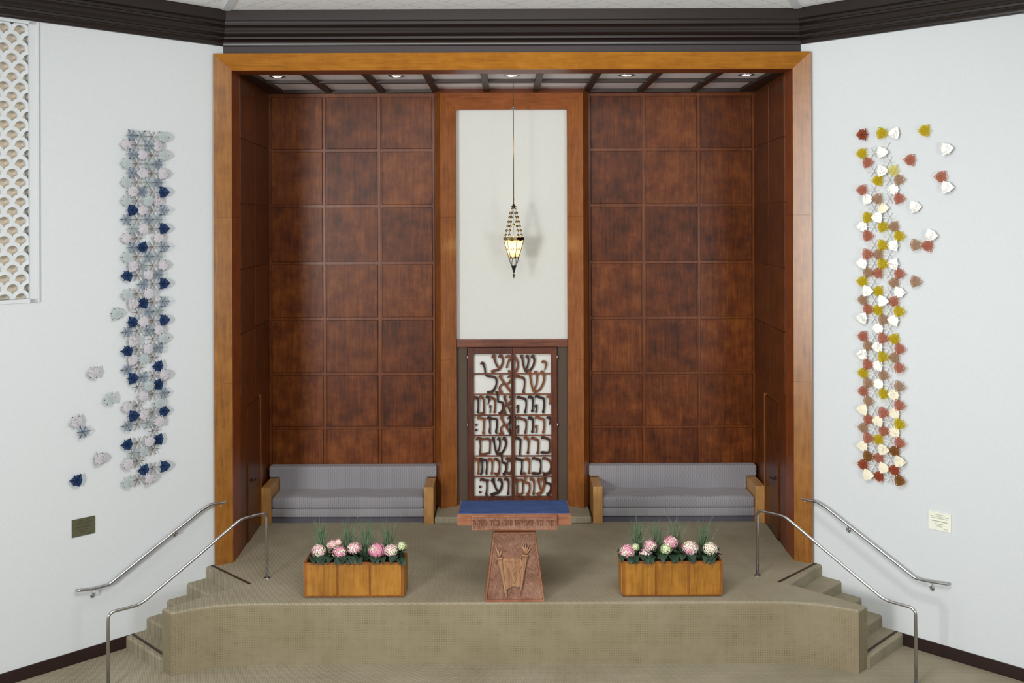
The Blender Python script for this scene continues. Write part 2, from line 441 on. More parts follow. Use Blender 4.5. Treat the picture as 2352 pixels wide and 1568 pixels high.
bm.faces.new([v[0] for v in vs]); bm.faces.new([v[3] for v in vs][::-1])
bmesh.ops.recalc_face_normals(bm, faces=bm.faces[:])
struct('trim_2', bm, 'cornice', 'glossy dark brown moulded cornice under the ceiling', 'cornice')
# baseboards
for side, nm in ((-1, 'left'), (1, 'right')):
    bm = new(); a, b = wl(side, 1.53), wl(side, 6.5)
    slab(bm, [(a.x, a.y, 0), (b.x, b.y, 0), (b.x, b.y, .17), (a.x, a.y, .17)], wl_n(side) * .02)
    struct('baseboard_' + nm, bm, 'baseboard', 'dark brown baseboard at the foot of the %s white wall' % nm, 'baseboard')

# platform with curved front
half = [(0, 13.71), (3.4, 13.71), (3.65, 13.70), (3.85, 13.685), (4.05, 13.65), (4.2, 13.605), (4.33, 13.55), (4.47, 13.475), (4.62, 13.38)]
wing = [(4.80, 13.555), (3.985, 14.355)]
nosL = (4.67, 15.18); back = [(4.40, 15.45), (4.44, 18.25)]
R_ = half[1:] + wing + [nosL] + back
outline = [(-p[0], p[1]) for p in half[::-1]] + [p for p in half[1:]]
outline = [(-p[0], p[1]) for p in (half[1:] + wing + [nosL] + back)][::-1] + half[1:] + wing + [nosL] + back
bm = new(); prism(bm, outline, 0, PZ)
fe = [e for e in bm.edges if abs(e.verts[0].co.z - PZ) < 1e-5 and abs(e.verts[1].co.z - PZ) < 1e-5 and max(e.verts[0].co.y, e.verts[1].co.y) < 14.5]
bmesh.ops.bevel(bm, geom=fe, offset=0.035, segments=3, profile=0.5, affect='EDGES')
for f in bm.faces:
    f.material_index = 1 if (abs(f.normal.z) < 0.3 and f.normal.y < -0.5 and f.calc_center_median().y < 14) else 0
tag(obj('platform', bm, ['carpet', 'carpet_front']), 'carpeted stage platform with curved front edge', 'platform', kind='structure')
# stairs beside the platform
for side in (-1, 1):
    nm = 'left' if side < 0 else 'right'
    st = empty('stairs', wl(side, 1.0, .5), 'five carpeted steps climbing along the %s white wall to the platform' % nm, 'stairs', kind='structure')
    W = 1.085
    for k in range(4):           # k=0 lowest
        z = 0.17 * (k + 1); s1 = 1.575 - 0.313 * k
        s0 = s1 - 0.34
        bm = new(); p = [wl(side, s1, .004), wl(side, s1, W), wl(side, s0, W), wl(side, s0, .004)]
        prism(bm, p, 0 if k == 0 else z - 0.19, z)
        top = [e for e in bm.edges if all(abs(v.co.z - z) < 1e-5 for v in e.verts) and all((v.co - wl(side, s1, .5)).xy.length < .7 and abs((v.co.xy - wl(side, s1).xy).dot(wl_t(side).xy)) < 1e-3 for v in e.verts)]
        bmesh.ops.bevel(bm, geom=top, offset=0.03, segments=3, profile=0.5, affect='EDGES')
        obj('step', bm, 'carpet', st)
    for s, z in ((1.575, 0.17), (1.575 - .313 * 4, PZ)):
        bm = new(); p = [wl(side, s - .075, .01), wl(side, s - .075, W + .04 if z > .5 else W - .01), wl(side, s - .115, W + .04 if z > .5 else W - .01), wl(side, s - .115, .01)]
        prism(bm, p, z, z + .005); obj('nosing_strip', bm, 'strip', st)
# (top riser block is the platform edge itself) rounded nose in front of it
    bm = new(); s1 = 1.575 - .313 * 4
    prism(bm, [wl(side, s1, .004), wl(side, s1, W), wl(side, s1 - .05, W), wl(side, s1 - .05, .004)], .66, PZ + .002)
    top = [e for e in bm.edges if all(v.co.z > PZ and abs((v.co.xy - wl(side, s1).xy).dot(wl_t(side).xy)) < 1e-3 for v in e.verts)]
    bmesh.ops.bevel(bm, geom=top, offset=0.03, segments=3, profile=0.5, affect='EDGES')
    obj('step', bm, 'carpet', st)
# low step under the ark
bm = bbox(-1.36, 1.36, 17.28, 18.25, PZ, PZ + .12, .025, 3)
struct('ark_step', bm, ['carpet'], 'low carpeted step under the lettered wooden doors', 'step')

# portal frame (splayed, mitred)
OW, OZ = 4.33, 8.44
def sweep_frame(ow, oz, prof, zb, segs_l, parent, mats, names):
    """prof: (d, Y) closed polygon; jambs split at heights in segs_l"""
    for sgn in (-1, 1):
        bm = new(); zs = [zb] + segs_l + [None]
        for za, zt in zip(zs, zs[1:]):
            a = [bm.verts.new((sgn * (ow + d), Y, za + (0.0012 if za != zb else 0))) for d, Y in prof]
            b = [bm.verts.new((sgn * (ow + d), Y, (oz + d) if zt is None else zt - .0012)) for d, Y in prof]
            n = len(prof); fs = [bm.faces.new(a), bm.faces.new(b[::-1])]
            for i in range(n): fs.append(bm.faces.new((a[i], b[i], b[(i + 1) % n], a[(i + 1) % n])))
            bmesh.ops.recalc_face_normals(bm, faces=fs)
            # material: reveal faces (parallel to depth, inside)
            for f in fs:
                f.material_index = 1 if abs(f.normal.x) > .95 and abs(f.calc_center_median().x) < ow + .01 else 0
        obj(names[0], bm, mats[0], parent)
    bm = new()
    a = [bm.verts.new((-(ow + d) + .001, Y, oz + d)) for d, Y in prof]; b = [bm.verts.new((ow + d - .001, Y, oz + d)) for d, Y in prof]
    n = len(prof); fs = [bm.faces.new(a), bm.faces.new(b[::-1])]
    for i in range(n): fs.append(bm.faces.new((a[i], b[i], b[(i + 1) % n], a[(i + 1) % n])))
    bmesh.ops.recalc_face_normals(bm, faces=fs)
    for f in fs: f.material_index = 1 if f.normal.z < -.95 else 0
    obj(names[1], bm, mats[1], parent)
pf = empty('portal_frame', (0, 15.4, PZ), 'tall mitred honey brown wooden frame around the recess', 'frame', kind='structure')
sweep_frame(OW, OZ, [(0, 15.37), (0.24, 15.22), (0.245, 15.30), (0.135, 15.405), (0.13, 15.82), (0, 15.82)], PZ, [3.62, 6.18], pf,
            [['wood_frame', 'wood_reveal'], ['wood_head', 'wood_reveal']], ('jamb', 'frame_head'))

# recess side walls with two columns of panels, doors
def side_x(Y): return 4.335 + (Y - 15.82) * (4.44 - 4.335) / (18.2 - 15.82)
ROWZ = [8.40, 7.43, 6.39, 5.35, 4.32, 3.31]     # panel row boundaries
for side, nm in ((-1, 'left'), (1, 'right')):
    bm = new()
    prism(bm, [(side * side_x(15.82), 15.82), (side * (side_x(18.2)), 18.2), (side * (side_x(18.2) + .15), 18.2), (side * (side_x(15.82) + .15), 15.82)], PZ, 8.55)
    ws = struct('wall_recess_' + nm, bm, 'wood_side', 'dark stained panelled side wall of the recess on the %s' % nm, 'wall')
    cols = [(15.83, 16.93), (16.95, 18.17)]
    for r in range(5):
        for ya, yb in cols:
            bm = new(); zt, zb = ROWZ[r] - .012, ROWZ[r + 1] + .012
            p = [(side * side_x(ya), ya), (side * side_x(yb), yb), (side * (side_x(yb) - .016), yb - .004), (side * (side_x(ya) - .016), ya + .004)]
            prism(bm, p, zb, zt); obj('wall_panel', bm, 'wood_side', ws)
    # door
    dy0, dy1, dz = 16.30, 17.25, 3.08
    d = empty('door_' + ('1' if side < 0 else '2'), (side * side_x(16.8), 16.8, PZ), 'flush dark wooden door in the %s side wall of the recess' % nm, 'door', kind='structure')
    bm = new(); prism(bm, [(side * side_x(dy0), dy0), (side * side_x(dy1), dy1), (side * (side_x(dy1) - .022), dy1), (side * (side_x(dy0) - .022), dy0)], PZ + .005, dz)
    obj('door_leaf', bm, 'wood_side', d)
    bm = new(); prism(bm, [(side * side_x(dy1), dy1 + .005), (side * side_x(dy1), dy1 + .05), (side * (side_x(dy1) - .035), dy1 + .05), (side * (side_x(dy1) - .035), dy1 + .005)], PZ + .005, dz + .03)
    obj('door_jamb', bm, 'wood_ark', d)
    bm = new(); hx = side * (side_x(16.5) - .022); c = Vector((hx, 16.52, 1.82))
    lathe(bm, [(.03, 0), (.03, .012), (.012, .014), (.012, .05)], c, 12, axis=(-side, 0, 0))
    tube(bm, [c + Vector((-side * .05, 0, 0)), c + Vector((-side * .055, .05, 0)), c + Vector((-side * .05, .13, -.005))], .011, 8)
    obj('door_handle', bm, 'black', d)

# back wall : backing, battens, panels
bm = new(); box(bm, -4.55, 4.55, 18.2, 18.35, PZ, 8.6)
wb = struct('wall_back', bm, 'wood_batten', 'back wall of the recess clad in square stained wood panels', 'wall')
zr = [8.40, 7.40, 6.385, 5.345, 4.33, 3.325, 2.34, 1.32]
colsL = [(-4.385, -3.448), (-3.385, -2.448), (-2.375, -1.445)]
for sgn in (-1, 1):
    for c0, c1 in colsL:
        x0, x1 = (c0, c1) if sgn < 0 else (-c1, -c0)
        for k in range(8):
            zt = zr[k] - .028; zb_ = zr[k + 1] + .028 if k < 7 else PZ + .01
            obj('wall_panel', bbox(x0 + .005, x1 - .005, 18.172, 18.199, zb_, zt, .008, 2), 'wood_panel', wb)
bm = new()
for sgn in (-1, 1):
    for x in (-4.418, -3.416, -2.411, -1.425):
        box(bm, sgn * x - .017, sgn * x + .017, 18.178, 18.199, PZ, 8.40)
    for z in zr[:-1]: box(bm, min(sgn * 4.4, sgn * 1.41), max(sgn * 4.4, sgn * 1.41), 18.181, 18.199, z - .016, z + .016)
obj('batten', bm, 'wood_batten', wb)

# coffered recess ceiling
bm = new(); box(bm, -4.5, 4.5, 15.75, 18.3, 8.50, 8.6)
rc = tag(obj('ceiling_recess', bm, 'coffer_white'), 'white coffered ceiling of the recess divided by dark beams', 'ceiling', kind='structure')
bm = new()
for x in (-3.31, -2.345, -1.37, -.45, .45, 1.37, 2.345, 3.31): box(bm, x - .055, x + .055, 15.8, 18.2, 8.44, 8.503)
box(bm, -4.5, 4.5, 16.80, 16.90, 8.441, 8.503); box(bm, -4.5, 4.5, 18.04, 18.2, 8.439, 8.503)
for s in (-1, 1): box(bm, s * 4.31 - .17, s * 4.31 + .17, 15.8, 18.2, 8.442, 8.503)
obj('beam', bm, 'coffer', rc)
lt = NT('downlight_lamp'); e = lt.p
e.inputs['Emission Color'].default_value = (1, .97, .92, 1)
lt.link(lt.math('MULTIPLY', lt.math('POWER', lt.noise(lt.coords(), 26, 1), 4.0), 40), e.inputs['Emission Strength'])
M['downlight'] = lt.m
names = ['leftmost of the five round downlights in the recess ceiling', 'second round recess ceiling downlight from the left wall', 'round downlight in the coffer above the hanging lamp',
         'second round recess ceiling downlight from the right wall', 'rightmost of the five round downlights in the recess ceiling']
for (x, nm) in zip((-3.86, -1.895, 0, 1.89, 3.86), names):
    d = empty('ceiling_light', (x, 16.38, 8.5), nm, 'downlight', 'recessed downlights in the coffers')
    bm = new(); lathe(bm, [(.085, -.002), (.12, -.014), (.135, -.008), (.137, 0.0)], (x, 16.38, 8.5), 28); obj('trim_ring', bm, 'steel', d)
    bm = new(); lathe(bm, [(.002, -.022), (.05, -.019), (.085, -.004), (.088, 0.0)], (x, 16.38, 8.5), 24)
    obj('lamp', bm, 'downlight', d)
    l = bpy.data.lights.new('downlight_beam', 'SPOT'); l.energy = 14; l.spot_size = 2.0; l.spot_blend = .8; l.shadow_soft_size = .08; l.color = (1, .95, .88)
    o = bpy.data.objects.new('downlight_beam', l); COL.objects.link(o); o.location = (0, 0, -.06); o.parent = d

# ================================================================ ARK
ark = empty('torah_ark', (0, 17.9, PZ + .12), 'tall wooden ark with lettered double doors and pale linen panel', 'ark')
sweep_frame(1.0, 8.115, [(0, 17.95), (.275, 17.78), (.385, 18.03), (.385, 18.17), (0, 18.17)], PZ + .12, [2.95, 6.2] and [3.62, 6.18], ark,
            [['wood_ark', 'wood_ark'], ['wood_ark_head', 'wood_ark_head']], ('surround_jamb', 'surround_head'))
bm = new(); box(bm, -1.0, 1.0, 18.09, 18.17, 3.95, 8.115); tag(obj('linen_panel', bm, 'linen', ark), 'pale woven linen panel')
obj('lintel', bbox(-.998, .998, 17.97, 18.16, 3.832, 3.965, .004), 'walnut_x', ark)
for s in (-1, 1):
    bm = new(); box(bm, min(s * .815, s * .998), max(s * .815, s * .998), 18.04, 18.16, PZ + .12, 3.83)
    tag(obj('side_panel', bm, 'bronze_cloth', ark), 'dark bronze cloth side strip')
DY = 17.98                                   # door face depth
def dz(zy): v = zy / 4.0205 + 770; return at(1176, v, DY).z
def dx(zx): u = zx / 4.0205 + 1030; return at(u, 950, DY).x
XL, XC, XR = dx(180), dx(595), dx(1003)
ZT, ZB = 3.822, PZ + .13
OT, OB = dz(173), dz(1487)
OL, OR_ = dx(236), dx(950)

def catmull(pts, n=6):
    P = [Vector(p) for p in pts]; P = [P[0] * 2 - P[1]] + P + [P[-1] * 2 - P[-2]]; out = []
    for i in range(1, len(P) - 2):
        for k in range(n):
            t = k / n; a, b, c, d = P[i - 1], P[i], P[i + 1], P[i + 2]
            out.append(.5 * ((2 * b) + (c - a) * t + (2 * a - 5 * b + 4 * c - d) * t * t + (3 * b - a - 3 * c + d) * t ** 3))
    return out + [P[-2]]
# strokes: (x, y, width), y down, unit box
G = {
 'vav': [[(.0, .14, .05), (.22, .05, .13), (.6, .1, .12), (.8, .2, .10), (.8, .5, .075), (.74, .8, .08), (.72, .9, .13), (.85, .98, .03)]],
 'yod': [[(.0, .2, .05), (.3, .08, .11), (.75, .14, .11), (.92, .42, .09), (.62, .97, .03)]],
 'resh': [[(.0, .12, .05), (.2, .04, .12), (.5, .1, .11), (.85, .16, .11), (.96, .3, .08), (.94, .6, .075), (.88, .84, .09), (.86, .93, .12), (1.0, .99, .03)]],
 'dalet': [[(.0, .14, .05), (.15, .05, .12), (.5, .10, .1), (1.0, .12, .08)], [(.74, .1, .08), (.76, .5, .07), (.7, .84, .09), (.7, .92, .13), (.85, .99, .03)]],
 'he': [[(.0, .12, .05), (.15, .04, .12), (.5, .1, .1), (.88, .17, .11), (.98, .32, .08), (.97, .6, .075), (.9, .84, .09), (.88, .93, .12), (1.0, .99, .03)],
        [(-.02, .66, .04), (.12, .54, .10), (.14, .72, .06), (.08, .98, .07)]],
 'het': [[(.0, .14, .05), (.12, .05, .12), (.5, .11, .09), (.95, .13, .1)], [(.2, .08, .08), (.26, .5, .07), (.22, .86, .1), (.34, .98, .05)], [(.95, .12, .09), (.97, .5, .07), (.88, .86, .1), (1.0, .98, .04)]],
 'tav': [[(.0, .14, .05), (.12, .05, .12), (.5, .11, .09), (.95, .15, .1), (1.0, .5, .07), (.94, .88, .1), (1.04, .98, .04)], [(.3, .1, .08), (.36, .5, .06), (.3, .85, .09), (.1, .98, .06)]],
 'bet': [[(.05, .12, .05), (.2, .04, .12), (.55, .09, .1), (.86, .16, .1), (.95, .4, .07), (.92, .7, .08), (.86, .9, .1)], [(.0, .95, .05), (.15, .91, .12), (.6, .93, .11), (1.02, .88, .05)]],
 'kaf': [[(.0, .12, .05), (.15, .05, .12), (.5, .08, .1), (.86, .2, .1), (1.0, .45, .08), (.95, .72, .1), (.7, .92, .13), (.3, .93, .1), (.05, .86, .05)]],
 'fkaf': [[(.0, .10, .05), (.2, .03, .12), (.6, .08, .11), (.84, .14, .08)], [(.78, .1, .09), (.74, .5, .08), (.68, .85, .08), (.8, 1.0, .04)]],
 'fmem': [[(.0, .14, .05), (.12, .05, .12), (.45, .1, .09), (.96, .12, .1), (1.0, .5, .07), (.96, .9, .08)], [(.26, .1, .09), (.3, .5, .07), (.26, .94, .09)], [(.22, .97, .11), (.6, .93, .1), (1.0, .86, .07)]],
 'mem': [[(-.02, .14, .05), (.16, .05, .12), (.4, .12, .09), (.7, .06, .11), (.95, .3, .1), (1.0, .6, .09), (.8, .9, .12), (.3, .9, .1), (.22, .82, .05)], [(.42, .1, .07), (.2, .35, .07), (.08, .7, .09)]],
 'ayin': [[(.05, .16, .05), (.22, .05, .13), (.3, .3, .1), (.48, .6, .08), (.68, .78, .07)], [(.58, .14, .05), (.76, .05, .12), (.95, .22, .1), (.92, .5, .1), (.66, .8, .11), (.3, .88, .12), (.02, .97, .16)]],
 'shin': [[(.0, .16, .05), (.1, .06, .12), (.16, .3, .09), (.24, .65, .08), (.38, .93, .12)], [(.38, .16, .05), (.5, .07, .11), (.58, .3, .09), (.5, .65, .07), (.36, .88, .07)], [(.76, .16, .05), (.88, .06, .12), (1.0, .3, .1), (.92, .6, .09), (.68, .86, .1), (.36, .95, .12)]],
 'aleph': [[(.12, .12, .05), (.22, .03, .12), (.3, .2, .11), (.6, .55, .1), (.85, .82, .11), (1.0, .97, .08)], [(.7, .12, .05), (.86, .05, .12), (1.0, .12, .09), (.86, .32, .08), (.62, .52, .07)], [(.42, .42, .07), (.18, .62, .08), (.2, .82, .12), (.3, .95, .1), (-.02, .96, .12)]],
 'lamed': [[(.0, .06, .05), (.14, .03, .12), (.26, .16, .09), (.36, .42, .08), (.7, .46, .1), (.96, .52, .1), (.97, .72, .08), (.75, .92, .12), (.42, .97, .14)]],
 'nun': [[(.0, .1, .05), (.25, .04, .13), (.7, .12, .1), (.9, .3, .08), (.9, .7, .08), (.8, .92, .12), (.4, .95, .11), (.05, .97, .08)]],
}
def glyph(bm, g, x0, x1, z0, z1, Y, depth, wscale=1.0):
    """z0 top, z1 bottom"""
    W, H = x1 - x0, z0 - z1
    Y0, D0 = Y, depth
    for q_, st in enumerate(G[g]):
        Y, depth = Y0 + q_ * .0016, D0 - q_ * .003
        c = catmull(st, 5); pts = [(x0 + p.x * W, z0 - p.y * H, max(p.z, .02) * wscale) for p in c]
        L, Rr = [], []
        YS = [Y + i * .00025 for i in range(len(pts))]
        for i, (x, z, wd) in enumerate(pts):
            a, b = pts[max(i - 1, 0)], pts[min(i + 1, len(pts) - 1)]
            dxx, dzz = b[0] - a[0], b[1] - a[1]; l = math.hypot(dxx, dzz) or 1e-6
            nx, nz = -dzz / l * wd / 2, dxx / l * wd / 2
            L.append((x + nx, z + nz)); Rr.append((x - nx, z - nz))
        la = [[bm.verts.new((x, YS[i] + dd, z)) for i, (x, z) in enumerate(S)] for S, dd in ((L, 0), (Rr, 0), (L, depth), (Rr, depth))]
        fs = []
        for i in range(len(L) - 1):
            for a, b in ((la[0], la[1]), (la[1], la[3]), (la[3], la[2]), (la[2], la[0])):
                fs.append(bm.faces.new((a[i], a[i + 1], b[i + 1], b[i])))
        for i in (0, -1): fs.append(bm.faces.new((la[0][i], la[1][i], la[3][i], la[2][i])))
        bmesh.ops.recalc_face_normals(bm, faces=fs)
doorR = {}
for s, (xa, xb) in ((-1, (XL, XC)), (1, (XC, XR))):
    bm = new(); g = .004
    if s < 0: xi0, xi1 = OL, XC - .03
    else: xi0, xi1 = XC + .03, OR_
    a0, a1 = xa + (g if s > 0 else 0), xb - (g if s < 0 else 0)
    box(bm, a0, xi0, DY, DY + .05, ZB, ZT) if s < 0 else box(bm, xi1, a1, DY, DY + .05, ZB, ZT)
    (box(bm, xi1, a1, DY, DY + .05, ZB, ZT) if s < 0 else box(bm, a0, xi0, DY, DY + .05, ZB, ZT))
    box(bm, xi0, xi1, DY + .001, DY + .05, OT, ZT - .001); box(bm, xi0, xi1, DY + .001, DY + .05, ZB, OB)
    dr = tag(obj('door', bm, 'walnut', ark), ('left' if s < 0 else 'right') + ' walnut door leaf with openwork letters'); doorR[s] = (dr, xi0, xi1)
    bm = new(); box(bm, xi0 - .02, xi1 + .02, DY + .075, DY + .085, OB - .02, OT + .02); tag(obj('backing', bm, 'door_white', dr), 'white backing behind the letters')
    for zy in (355, 545, 738, 925, 1115, 1305):
        bm = new(); z = dz(zy); box(bm, xi0 - .005, xi1 + .005, DY + .008, DY + .035, z - .012, z + .012); obj('rail', bm, 'walnut_x', dr)
    bm = new(); hx = XC + s * .052
    tube(bm, fillet([(hx, DY + .01, dz(752)), (hx, DY - .035, dz(760)), (hx, DY - .035, dz(915)), (hx, DY + .01, dz(922))], .02), .010, 8)
    tag(obj('pull_handle', bm, 'black', dr), 'dark bronze pull handle')
    for zy in (205, 830):
        bm = new(); lathe(bm, [(.009, -.04), (.009, .04)], ((XL - .006) if s < 0 else (XR + .006), DY - .004, dz(zy)), 10); obj('hinge', bm, 'steel', dr)
LET = [
 ('shin', 665, 795, 180, 345), ('mem', 530, 642, 185, 352), ('ayin', 395, 508, 180, 345),
 ('yod', 862, 905, 236, 325), ('shin', 732, 885, 322, 538), ('resh', 607, 708, 370, 535), ('aleph', 450, 588, 370, 540), ('lamed', 295, 446, 246, 540),
 ('yod', 905, 945, 562, 645), ('he', 800, 886, 558, 722), ('vav', 735, 790, 562, 716), ('he', 630, 720, 566, 722),
 ('aleph', 500, 584, 560, 730), ('lamed', 436, 504, 520, 732), ('he', 380, 432, 566, 722), ('yod', 345, 376, 562, 645), ('nun', 285, 332, 562, 732), ('vav', 240, 284, 568, 725),
 ('yod', 905, 945, 756, 832), ('he', 800, 886, 752, 910), ('vav', 735, 790, 756, 906), ('he', 630, 720, 758, 912),
 ('aleph', 465, 578, 752, 918), ('het', 360, 450, 752, 914), ('dalet', 265, 346, 752, 914),
 ('bet', 850, 940, 940, 1098), ('resh', 760, 832, 944, 1100), ('vav', 695, 748, 940, 1102), ('fkaf', 612, 680, 944, 1122),
 ('shin', 400, 530, 938, 1112), ('fmem', 256, 382, 942, 1108),
 ('kaf', 865, 945, 1132, 1290), ('bet', 765, 856, 1132, 1290), ('vav', 705, 757, 1134, 1286), ('dalet', 612, 697, 1134, 1290),
 ('mem', 530, 584, 1130, 1290), ('lamed', 476, 532, 1085, 1292), ('kaf', 420, 470, 1136, 1292), ('vav', 365, 412, 1138, 1290), ('tav', 285, 352, 1134, 1290), ('vav', 240, 284, 1136, 1290),
 ('lamed', 872, 945, 1280, 1480), ('ayin', 815, 882, 1320, 1482), ('vav', 750, 797, 1322, 1480), ('lamed', 690, 748, 1268, 1482), ('fmem', 610, 684, 1324, 1482),
 ('vav', 515, 562, 1320, 1480), ('ayin', 386, 496, 1322, 1484), ('dalet', 290, 372, 1322, 1482)]
for i, (g, xa, xb, ya, yb) in enumerate(LET):
    bm = new(); s = -1 if (xa + xb) / 2 < 596 else 1
    glyph(bm, g, dx(xa), dx(xb), dz(ya), dz(yb), DY + .004 + (i % 3) * .0012, .035, .40)
    obj('letter', bm, 'walnut_letter', doorR[s][0])
for cx, cy in ((256, 826), (256, 875), (291, 1398), (291, 1449)):
    bm = new(); box(bm, dx(cx - 10), dx(cx + 10), DY + .01, DY + .04, dz(cy + 10), dz(cy - 10))
    obj('letter_point', bm, 'walnut_letter', doorR[-1][0])

# ================================================================ SOFAS
for side in (-1, 1):
    nm = 'left' if side < 0 else 'right'
    cx = side * 2.875 + (.012 if side > 0 else 0); hw = 1.495
    s = empty('sofa', (cx, 17.7, PZ), 'long grey upholstered sofa with maple arms, %s of the lettered doors' % nm, 'sofa', 'matching sofas against the back wall')
    for k in (-1, 1):
        x0, x1 = sorted((cx + k * hw, cx + k * (hw - .165)))
        bm = bbox(x0, x1, 17.28, 18.10, PZ, 1.49, .006, 2)
        for v in bm.verts:                       # arm leans a little, foot set back
            v.co.y += (1.49 - v.co.z) * .02
        obj('arm', bm, 'maple', s)
    xi0, xi1 = cx - hw + .165, cx + hw - .165
    bm = bbox(xi0 - .0, xi1, 17.33, 18.0, PZ + .245, 1.285, .055, 4)
    bmesh.ops.subdivide_edges(bm, edges=[e for e in bm.edges if abs(e.verts[0].co.x - e.verts[1].co.x) > 1], cuts=24)
    for v in bm.verts:
        if v.co.z > 1.2:
            t = (v.co.x - cx) / hw; v.co.z += .018 * abs(math.cos(t * PI * 1.5)) * (1 - t * t) + .012
    obj('seat_cushion', bm, 'fabric', s, smooth=True)
    obj('seat_frame', bbox(xi0, xi1, 17.345, 18.0, PZ + .105, PZ + .25, .02, 3), 'fabric', s, smooth=True)
    tag(obj('base', bbox(xi0, xi1, 17.39, 18.0, PZ, PZ + .11, .004), 'fabric_base', s), 'dark recessed plinth')
    bm = new()
    x0, x1 = cx - hw - .015, cx + hw + .012      # backrest profile, notched over the arms
    poly = [(xi0, 1.20), (xi1, 1.20), (xi1, 1.50), (x1, 1.50), (x1, 1.70), (x0, 1.70), (x0, 1.50), (xi0, 1.50)]
    a = [(x, 17.90 - (z - 1.2) * -.03, z) for x, z in poly]
    slab(bm, a, Vector((0, .22, 0)))
    bmesh.ops.bevel(bm, geom=bm.edges[:], offset=.032, segments=3, profile=.5, affect='EDGES')
    obj('backrest', bm, 'fabric', s, smooth=False)

# ================================================================ LECTERN
lc = empty('lectern', (0, 14.0, PZ), 'carved rosewood reading table with blue velvet top at the platform edge', 'lectern')
bm = new()
def frustum(bm, w0, w1, y0, y1, z0, z1, mi=0):
    a = [bm.verts.new(p) for p in ((-w0, y0, z0), (w0, y0, z0), (w0, y1, z0), (-w0, y1, z0))]
    b = [bm.verts.new(p) for p in ((-w1, y0, z1), (w1, y0, z1), (w1, y1, z1), (-w1, y1, z1))]
    fs = [bm.faces.new(a[::-1]), bm.faces.new(b)]
    for i in range(4): fs.append(bm.faces.new((a[i], a[(i + 1) % 4], b[(i + 1) % 4], b[i])))
    for f in fs: f.material_index = mi
frustum(bm, .414, .286, 13.785, 14.30, PZ, 1.81)
obj('pedestal', bm, 'lectern', lc)
bm = new()                                            # raised border
def bar(bm, p, q, w, y0, y1):
    p, q = Vector((p[0], 0, p[1])), Vector((q[0], 0, q[1])); d = (q - p).normalized(); n = Vector((-d.z, 0, d.x)) * w
    slab(bm, [(v.x, y0, v.z) for v in (p, q, q + n, p + n)], Vector((0, y1 - y0, 0)))
bar(bm, (-.412, PZ + .001), (.412, PZ + .001), .028, 13.735, 13.79)
bar(bm, (-.287, 1.785), (.287, 1.785), .025, 13.735, 13.79)
bar(bm, (.414, PZ + .002), (.287, 1.809), .022, 13.736, 13.79); bar(bm, (-.287, 1.809), (-.414, PZ + .002), .022, 13.736, 13.79)
tag(obj('border', bm, M['lectern'], lc), 'polished raised border strip')
bm = new()                                            # carved field, displaced grid
NX, NZ = 56, 84; from mathutils import noise as nz
grid = []
for j in range(NZ + 1):
    t = j / NZ; z = PZ + .03 + t * (1.785 - PZ - .03); hw = (.388 * (1 - t) + .266 * t); row = []
    for i in range(NX + 1):
        x = -hw + 2 * hw * i / NX
        d = nz.fractal(Vector((x * 26 + z * 7, z * 11 - x * 9, 1.7)), .7, 2.1, 4) * .006 + nz.noise(Vector((x * 5, z * 4, 9))) * .010
        if z > 1.60 + .25 * x + .03 * math.sin(x * 20): d -= .008
        if z < 1.18 + .1 * math.sin(x * 7 + 2): d += .006
        row.append(bm.verts.new((x, 13.752 + d, z)))
    grid.append(row)
for j in range(NZ):
    for i in range(NX): bm.faces.new((grid[j][i], grid[j][i + 1], grid[j + 1][i + 1], grid[j + 1][i])).smooth = True
tag(obj('relief_field', bm, 'carved', lc), 'rough carved relief field')
def q6(zx, zy): return at(1030 + zx / 6.03, 1140 + zy / 6.03, 13.74)
bm = new()                                            # scroll between the staffs
sc_ = [q6(*p) for p in ((745, 855), (1000, 850), (1030, 930), (1010, 1250), (900, 1235), (800, 1285), (760, 1050))]
slab(bm, [(p.x, 13.728, p.z) for p in sc_], Vector((0, .03, 0)))
vp = [q6(*p) for p in ((775, 905), (830, 915), (890, 1130), (900, 1200))]
for pa, pb, wd in (((770, 900), (895, 1195), .010), ((1015, 930), (895, 1195), .010), ((860, 905), (905, 1080), .012), ((960, 915), (905, 1080), .012), ((770, 890), (985, 900), .008)):
    a, b = q6(*pa), q6(*pb); bar(bm, (a.x, a.z), (b.x, b.z), wd, 13.718, 13.735)
bmesh.ops.recalc_face_normals(bm, faces=bm.faces[:])
tag(obj('carved_scroll', bm, 'staff', lc), 'carved scroll shape with a pointed shield')
for kind in (0, 1):                                   # the two carved staffs
    bm = new()
    if kind == 0: A, B = q6(705, 845), q6(806, 1395)
    else: A, B = q6(1066, 800), q6(990, 1368)
    A = Vector((A.x, 13.722, A.z)); B = Vector((B.x, 13.722, B.z)); ax = A - B; L = ax.length
    lathe(bm, [(.005, 0), (.010, .03 * L), (.008, .12 * L), (.018, .14 * L), (.016, .17 * L), (.011, .19 * L), (.020, .5 * L), (.034, .9 * L), (.040, .97 * L), (.050, .975 * L), (.052, L), (.035, L + .004)], B, 18, axis=ax)
    tops = ((690, 730, -.02), (735, 740, .0), (662, 700, .0)) if kind == 0 else ((1035, 640, 0), (1072, 640, 0), (1112, 660, 0), (1150, 690, 0), (1015, 660, 0))
    for k, (tx, ty, _) in enumerate(tops):
        T = q6(tx, ty); T = Vector((T.x, 13.724, T.z)); b0 = A.lerp(T, .12); tube(bm, [b0, b0.lerp(T, .5), T], .01, 8, radii=[.012, .010, .003])
    for v in bm.verts: v.co.y = 13.722 + (v.co.y - 13.722) * .6
    bmesh.ops.recalc_face_normals(bm, faces=bm.faces[:])
    tag(obj('carved_staff', bm, 'staff', lc), ('carved horn shaped staff with ring' if kind == 0 else 'carved staff with pronged crown'))
